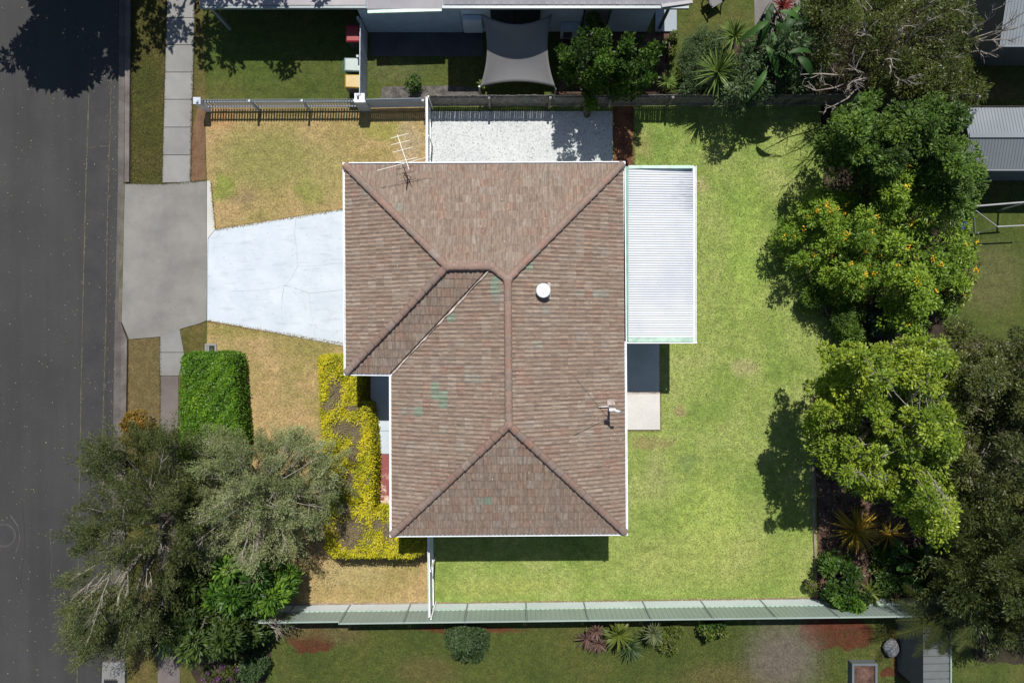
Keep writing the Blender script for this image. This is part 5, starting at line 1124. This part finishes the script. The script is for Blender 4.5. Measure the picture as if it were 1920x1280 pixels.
rosette('yellow_bromeliad', 'small yellow rosette at the lower left corner of the shade sail', 906, 160, .5, 24, .32, .05, M['lf_ygd'], 91)
tree('small_garden_plant', 'small yellow-green plant at the upper lawn edge beside the pale slab', 'plant', circ(1262,82,13,18), .3, .9, 14, .14, 1500, .09, .04, M['lf_ygd'], 92)
tree('low_plant', 'trailing pale green plant at the right lower lawn edge by the garden corner', 'plant', circ(1518,1100,14,6), .3, .5, 8, .1, 500, .12, .04, M['lf_ygd'], 93)
tree('fence_sprig', 'small leafy sprig poking over the timber fence above the concrete slab', 'plant', circ(1108,192,11,10), 1.2, 1.5, 8, .12, 600, .11, .055, M['lf_umb'], 94)
for _m in bpy.data.meshes: pass

# ------------------------------------------------------------------ blades, litter and small things
def scatter(name, n, poly, L, W, stops, seed, z=.012, avoid=(), lift=.9, leaf=False, holes=()):
    rg = np.random.default_rng(seed); xs = [p[0] for p in poly]; ys_ = [p[1] for p in poly]
    P = np.column_stack([rg.uniform(min(xs), max(xs), n*2), rg.uniform(min(ys_), max(ys_), n*2)]); P = P[inpoly(P, poly)]
    for a in avoid: P = P[~inpoly(P, a)]
    P = P[:n]; m = len(P); k = 1/S; C = np.column_stack([(P[:, 0]-960)*k, -(P[:, 1]-640)*k, np.full(m, z)])
    D = unit(rg, m); D[:, 2] = np.abs(D[:, 2])*lift + (.25 if not leaf else .02); Nn = np.tile([0, 0, 1.0], (m, 1)) + unit(rg, m)*.3
    o = leafobj(name, C, D, Nn, L*rg.uniform(.5, 1.2, m), W, rg.uniform(0, 1, m), leafmat(name+'_colour', stops, .7, .25), None)
    o['kind'] = 'stuff'; return o
HOUSEP = [(690,330),(1150,330),(1150,960),(760,960),(760,690),(690,680)]
SL = [[(805,208),(1150,208),(1150,350),(805,350)], [(1135,340),(1238,340),(1238,806),(1135,806)], [(1149,196),(1190,196),(1190,340),(1149,340)]]
scatter('grass', 60000, [(808,204),(1525,204),(1600,400),(1640,640),(1520,744),(1530,1120),(1080,1128),(808,1132)], .07, .016, L3((.10,.18,.03), (.19,.27,.06), (.31,.36,.13)), 201, avoid=[HOUSEP]+SL)
DR = [[(388,337),(396,337),(404,430),(720,380),(720,662),(388,602)], [(695,688),(790,688),(790,965),(695,965)]]
scatter('grass', 22000, [(386,206),(803,206),(803,1130),(520,1132),(386,1130)], .06, .015, L3((.17,.17,.04), (.30,.23,.09), (.42,.32,.18)), 202, avoid=[HOUSEP]+DR)
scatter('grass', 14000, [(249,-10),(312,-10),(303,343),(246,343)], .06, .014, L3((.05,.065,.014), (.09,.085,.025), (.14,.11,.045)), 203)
scatter('grass', 30000, [(560,1176),(1720,1176),(1720,1290),(520,1290),(520,1180)], .06, .014, L3((.045,.062,.014), (.075,.085,.022), (.12,.11,.04)), 204, avoid=[[(1405,1176),(1530,1176),(1530,1290),(1405,1290)], [(1585,1230),(1640,1230),(1640,1300),(1585,1300)]])
def fringe(n, line, wpx, L, stops, seed):
    """ragged grass hanging over a hard edge"""
    rg = np.random.default_rng(seed); seg = [(line[i], line[i+1]) for i in range(len(line)-1)]; ln = np.array([math.hypot(b[0]-a[0], b[1]-a[1]) for a, b in seg]); C = []
    for (a, b), q in zip(seg, (ln/ln.sum()*n).astype(int)):
        t = rg.uniform(0, 1, q); C.append(np.column_stack([a[0]+(b[0]-a[0])*t + rg.normal(0, wpx, q), a[1]+(b[1]-a[1])*t + rg.normal(0, wpx, q)]))
    P = np.vstack(C); m = len(P); L *= .75; Cw = np.column_stack([(P[:, 0]-960)/S, -(P[:, 1]-640)/S, np.full(m, .02)]); D = unit(rg, m); D[:, 2] = np.abs(D[:, 2])*.6+.2
    o = leafobj('grass_fringe', Cw, D, np.tile([0, 0, 1.0], (m, 1)), L*rg.uniform(.5, 1.3, m), .016, rg.uniform(0, 1, m), leafmat('grass_fringe_colour', stops, .7, .25)); o['kind'] = 'stuff'
dry = L3((.16,.14,.04), (.27,.20,.08), (.38,.27,.14)); gr = L3((.08,.15,.025), (.15,.23,.045), (.28,.30,.11)); vg = L3((.045,.055,.014), (.085,.075,.025), (.13,.10,.045))
fringe(1092, [(404,431),(648,392)], 1.1, .09, dry, 301); fringe(1092, [(389,601),(648,645)], 1.1, .09, dry, 302); fringe(378, [(395,340),(404,430)], .9, .08, dry, 303)
fringe(630, [(1237,735),(1238,806),(1178,806)], 1.0, .08, dry, 304); fringe(924, [(1521,745),(1525,935),(1530,1120)], 1.3, .09, gr, 305); fringe(2100, [(805,1131),(1080,1127),(1540,1121)], 1.6, .09, dry, 306)
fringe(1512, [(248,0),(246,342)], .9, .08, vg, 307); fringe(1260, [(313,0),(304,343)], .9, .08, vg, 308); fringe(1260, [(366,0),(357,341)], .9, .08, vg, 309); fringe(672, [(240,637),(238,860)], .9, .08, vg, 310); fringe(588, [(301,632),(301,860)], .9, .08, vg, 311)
fringe(756, [(236,344),(305,346),(388,339)], .8, .08, vg, 312); fringe(546, [(1189,205),(1189,335)], 1.2, .09, gr, 313); fringe(630, [(600,668),(603,800),(612,880)], 1.2, .09, dry, 314)
lit = L3((.10,.07,.035), (.22,.17,.09), (.42,.38,.26))
scatter('fallen_leaves', 260, [(205,-10),(226,-10),(222,345),(214,800),(195,800)], .055, .022, lit, 401, z=.02, lift=.1, leaf=True)
scatter('fallen_leaves', 500, [(0,-10),(205,-10),(195,1290),(0,1290)], .06, .03, lit, 402, z=.02, lift=.1, leaf=True)
scatter('fallen_leaves', 500, [(1240,330),(1450,300),(1640,640),(1520,740),(1525,1110),(1240,1110)], .06, .028, lit, 403, z=.05, lift=.1, leaf=True)
scatter('fallen_leaves', 1500, [(1525,746),(1775,746),(1775,1118),(1534,1120)], .12, .05, lit, 404, z=.03, lift=.15, leaf=True)
scatter('fallen_leaves', 160, [(240,350),(388,345),(640,400),(640,640),(388,598),(240,630)], .045, .02, lit, 405, z=.04, lift=.1, leaf=True)
scatter('fallen_leaves', 260, [(810,212),(1146,212),(1146,306),(810,306)], .05, .022, lit, 406, z=.105, lift=.1, leaf=True)
scatter('fallen_leaves', 900, [(500,1000),(640,960),(640,1100),(520,1128),(480,1100)], .07, .03, lit, 407, z=.03, lift=.15, leaf=True)
# flecks lying on the roof
rg = np.random.default_rng(9); fl = []
for face, n_, box in (('east', 34, (965,540,1165,900)), ('main_west', 26, (745,640,940,940)), ('north', 16, (860,320,1050,470)), ('south', 12, (850,880,1060,990)), ('west', 10, (655,380,760,620))):
    for _ in range(n_): fl.append(tuple(onroof(rg.uniform(box[0], box[2]), rg.uniform(box[1], box[3]), face, .07)))
m_ = len(fl); o = leafobj('roof_litter', np.array(fl), unit(rg, m_)*np.array([1, 1, .2]), np.tile([0, 0, 1.0], (m_, 1)), .07*rg.uniform(.4, 1.2, m_), .03, rg.uniform(0, 1, m_), leafmat('roof_litter_colour', L3((.30,.22,.15), (.5,.42,.33), (.7,.62,.5)), .8, .1)); o['kind'] = 'stuff'
# garden chairs and pot
def gchair(x, y, rz, label):
    t = thing('garden_chair', label, 'chair', U(x, y), 'dark garden chairs in the upper garden', rz)
    def p(name, a, c):
        b = MB(); b.box(a, c); me = b.mesh(name); link(name, me, M['frame'], t)
    p('seat', (-.28,-.28,.40), (.28,.28,.45)); p('backrest', (-.28,.24,.46), (.28,.30,.95)); p('armrest', (-.34,-.28,.62), (-.28,.3,.66)); p('armrest', (.28,-.28,.62), (.34,.3,.66))
    for a in (-.33, .29):
        for c in (-.27, .23): p('leg', (a, c, 0), (a+.04, c+.04, .62 if c < 0 else .40))
gchair(1334, 8, R(30), 'dark garden chair on the open grass beside the top edge')
gchair(1434, 42, R(60), 'dark garden chair on the grey paving near the red leaved rosette')
t = thing('plant_pot', 'small terracotta bowl between the corner bush and the paddle-leaved plants', 'pot', U(1672, 1112))
b = MB(); b.lathe(U(1672, 1112, .0), [(.12, 0), (.2, .2), (.22, .24), (.2, .24), (.17, .17), (.01, .16)], 18); b.build('pot_body', plain('terracotta', (.42,.22,.14), .8), t, True)
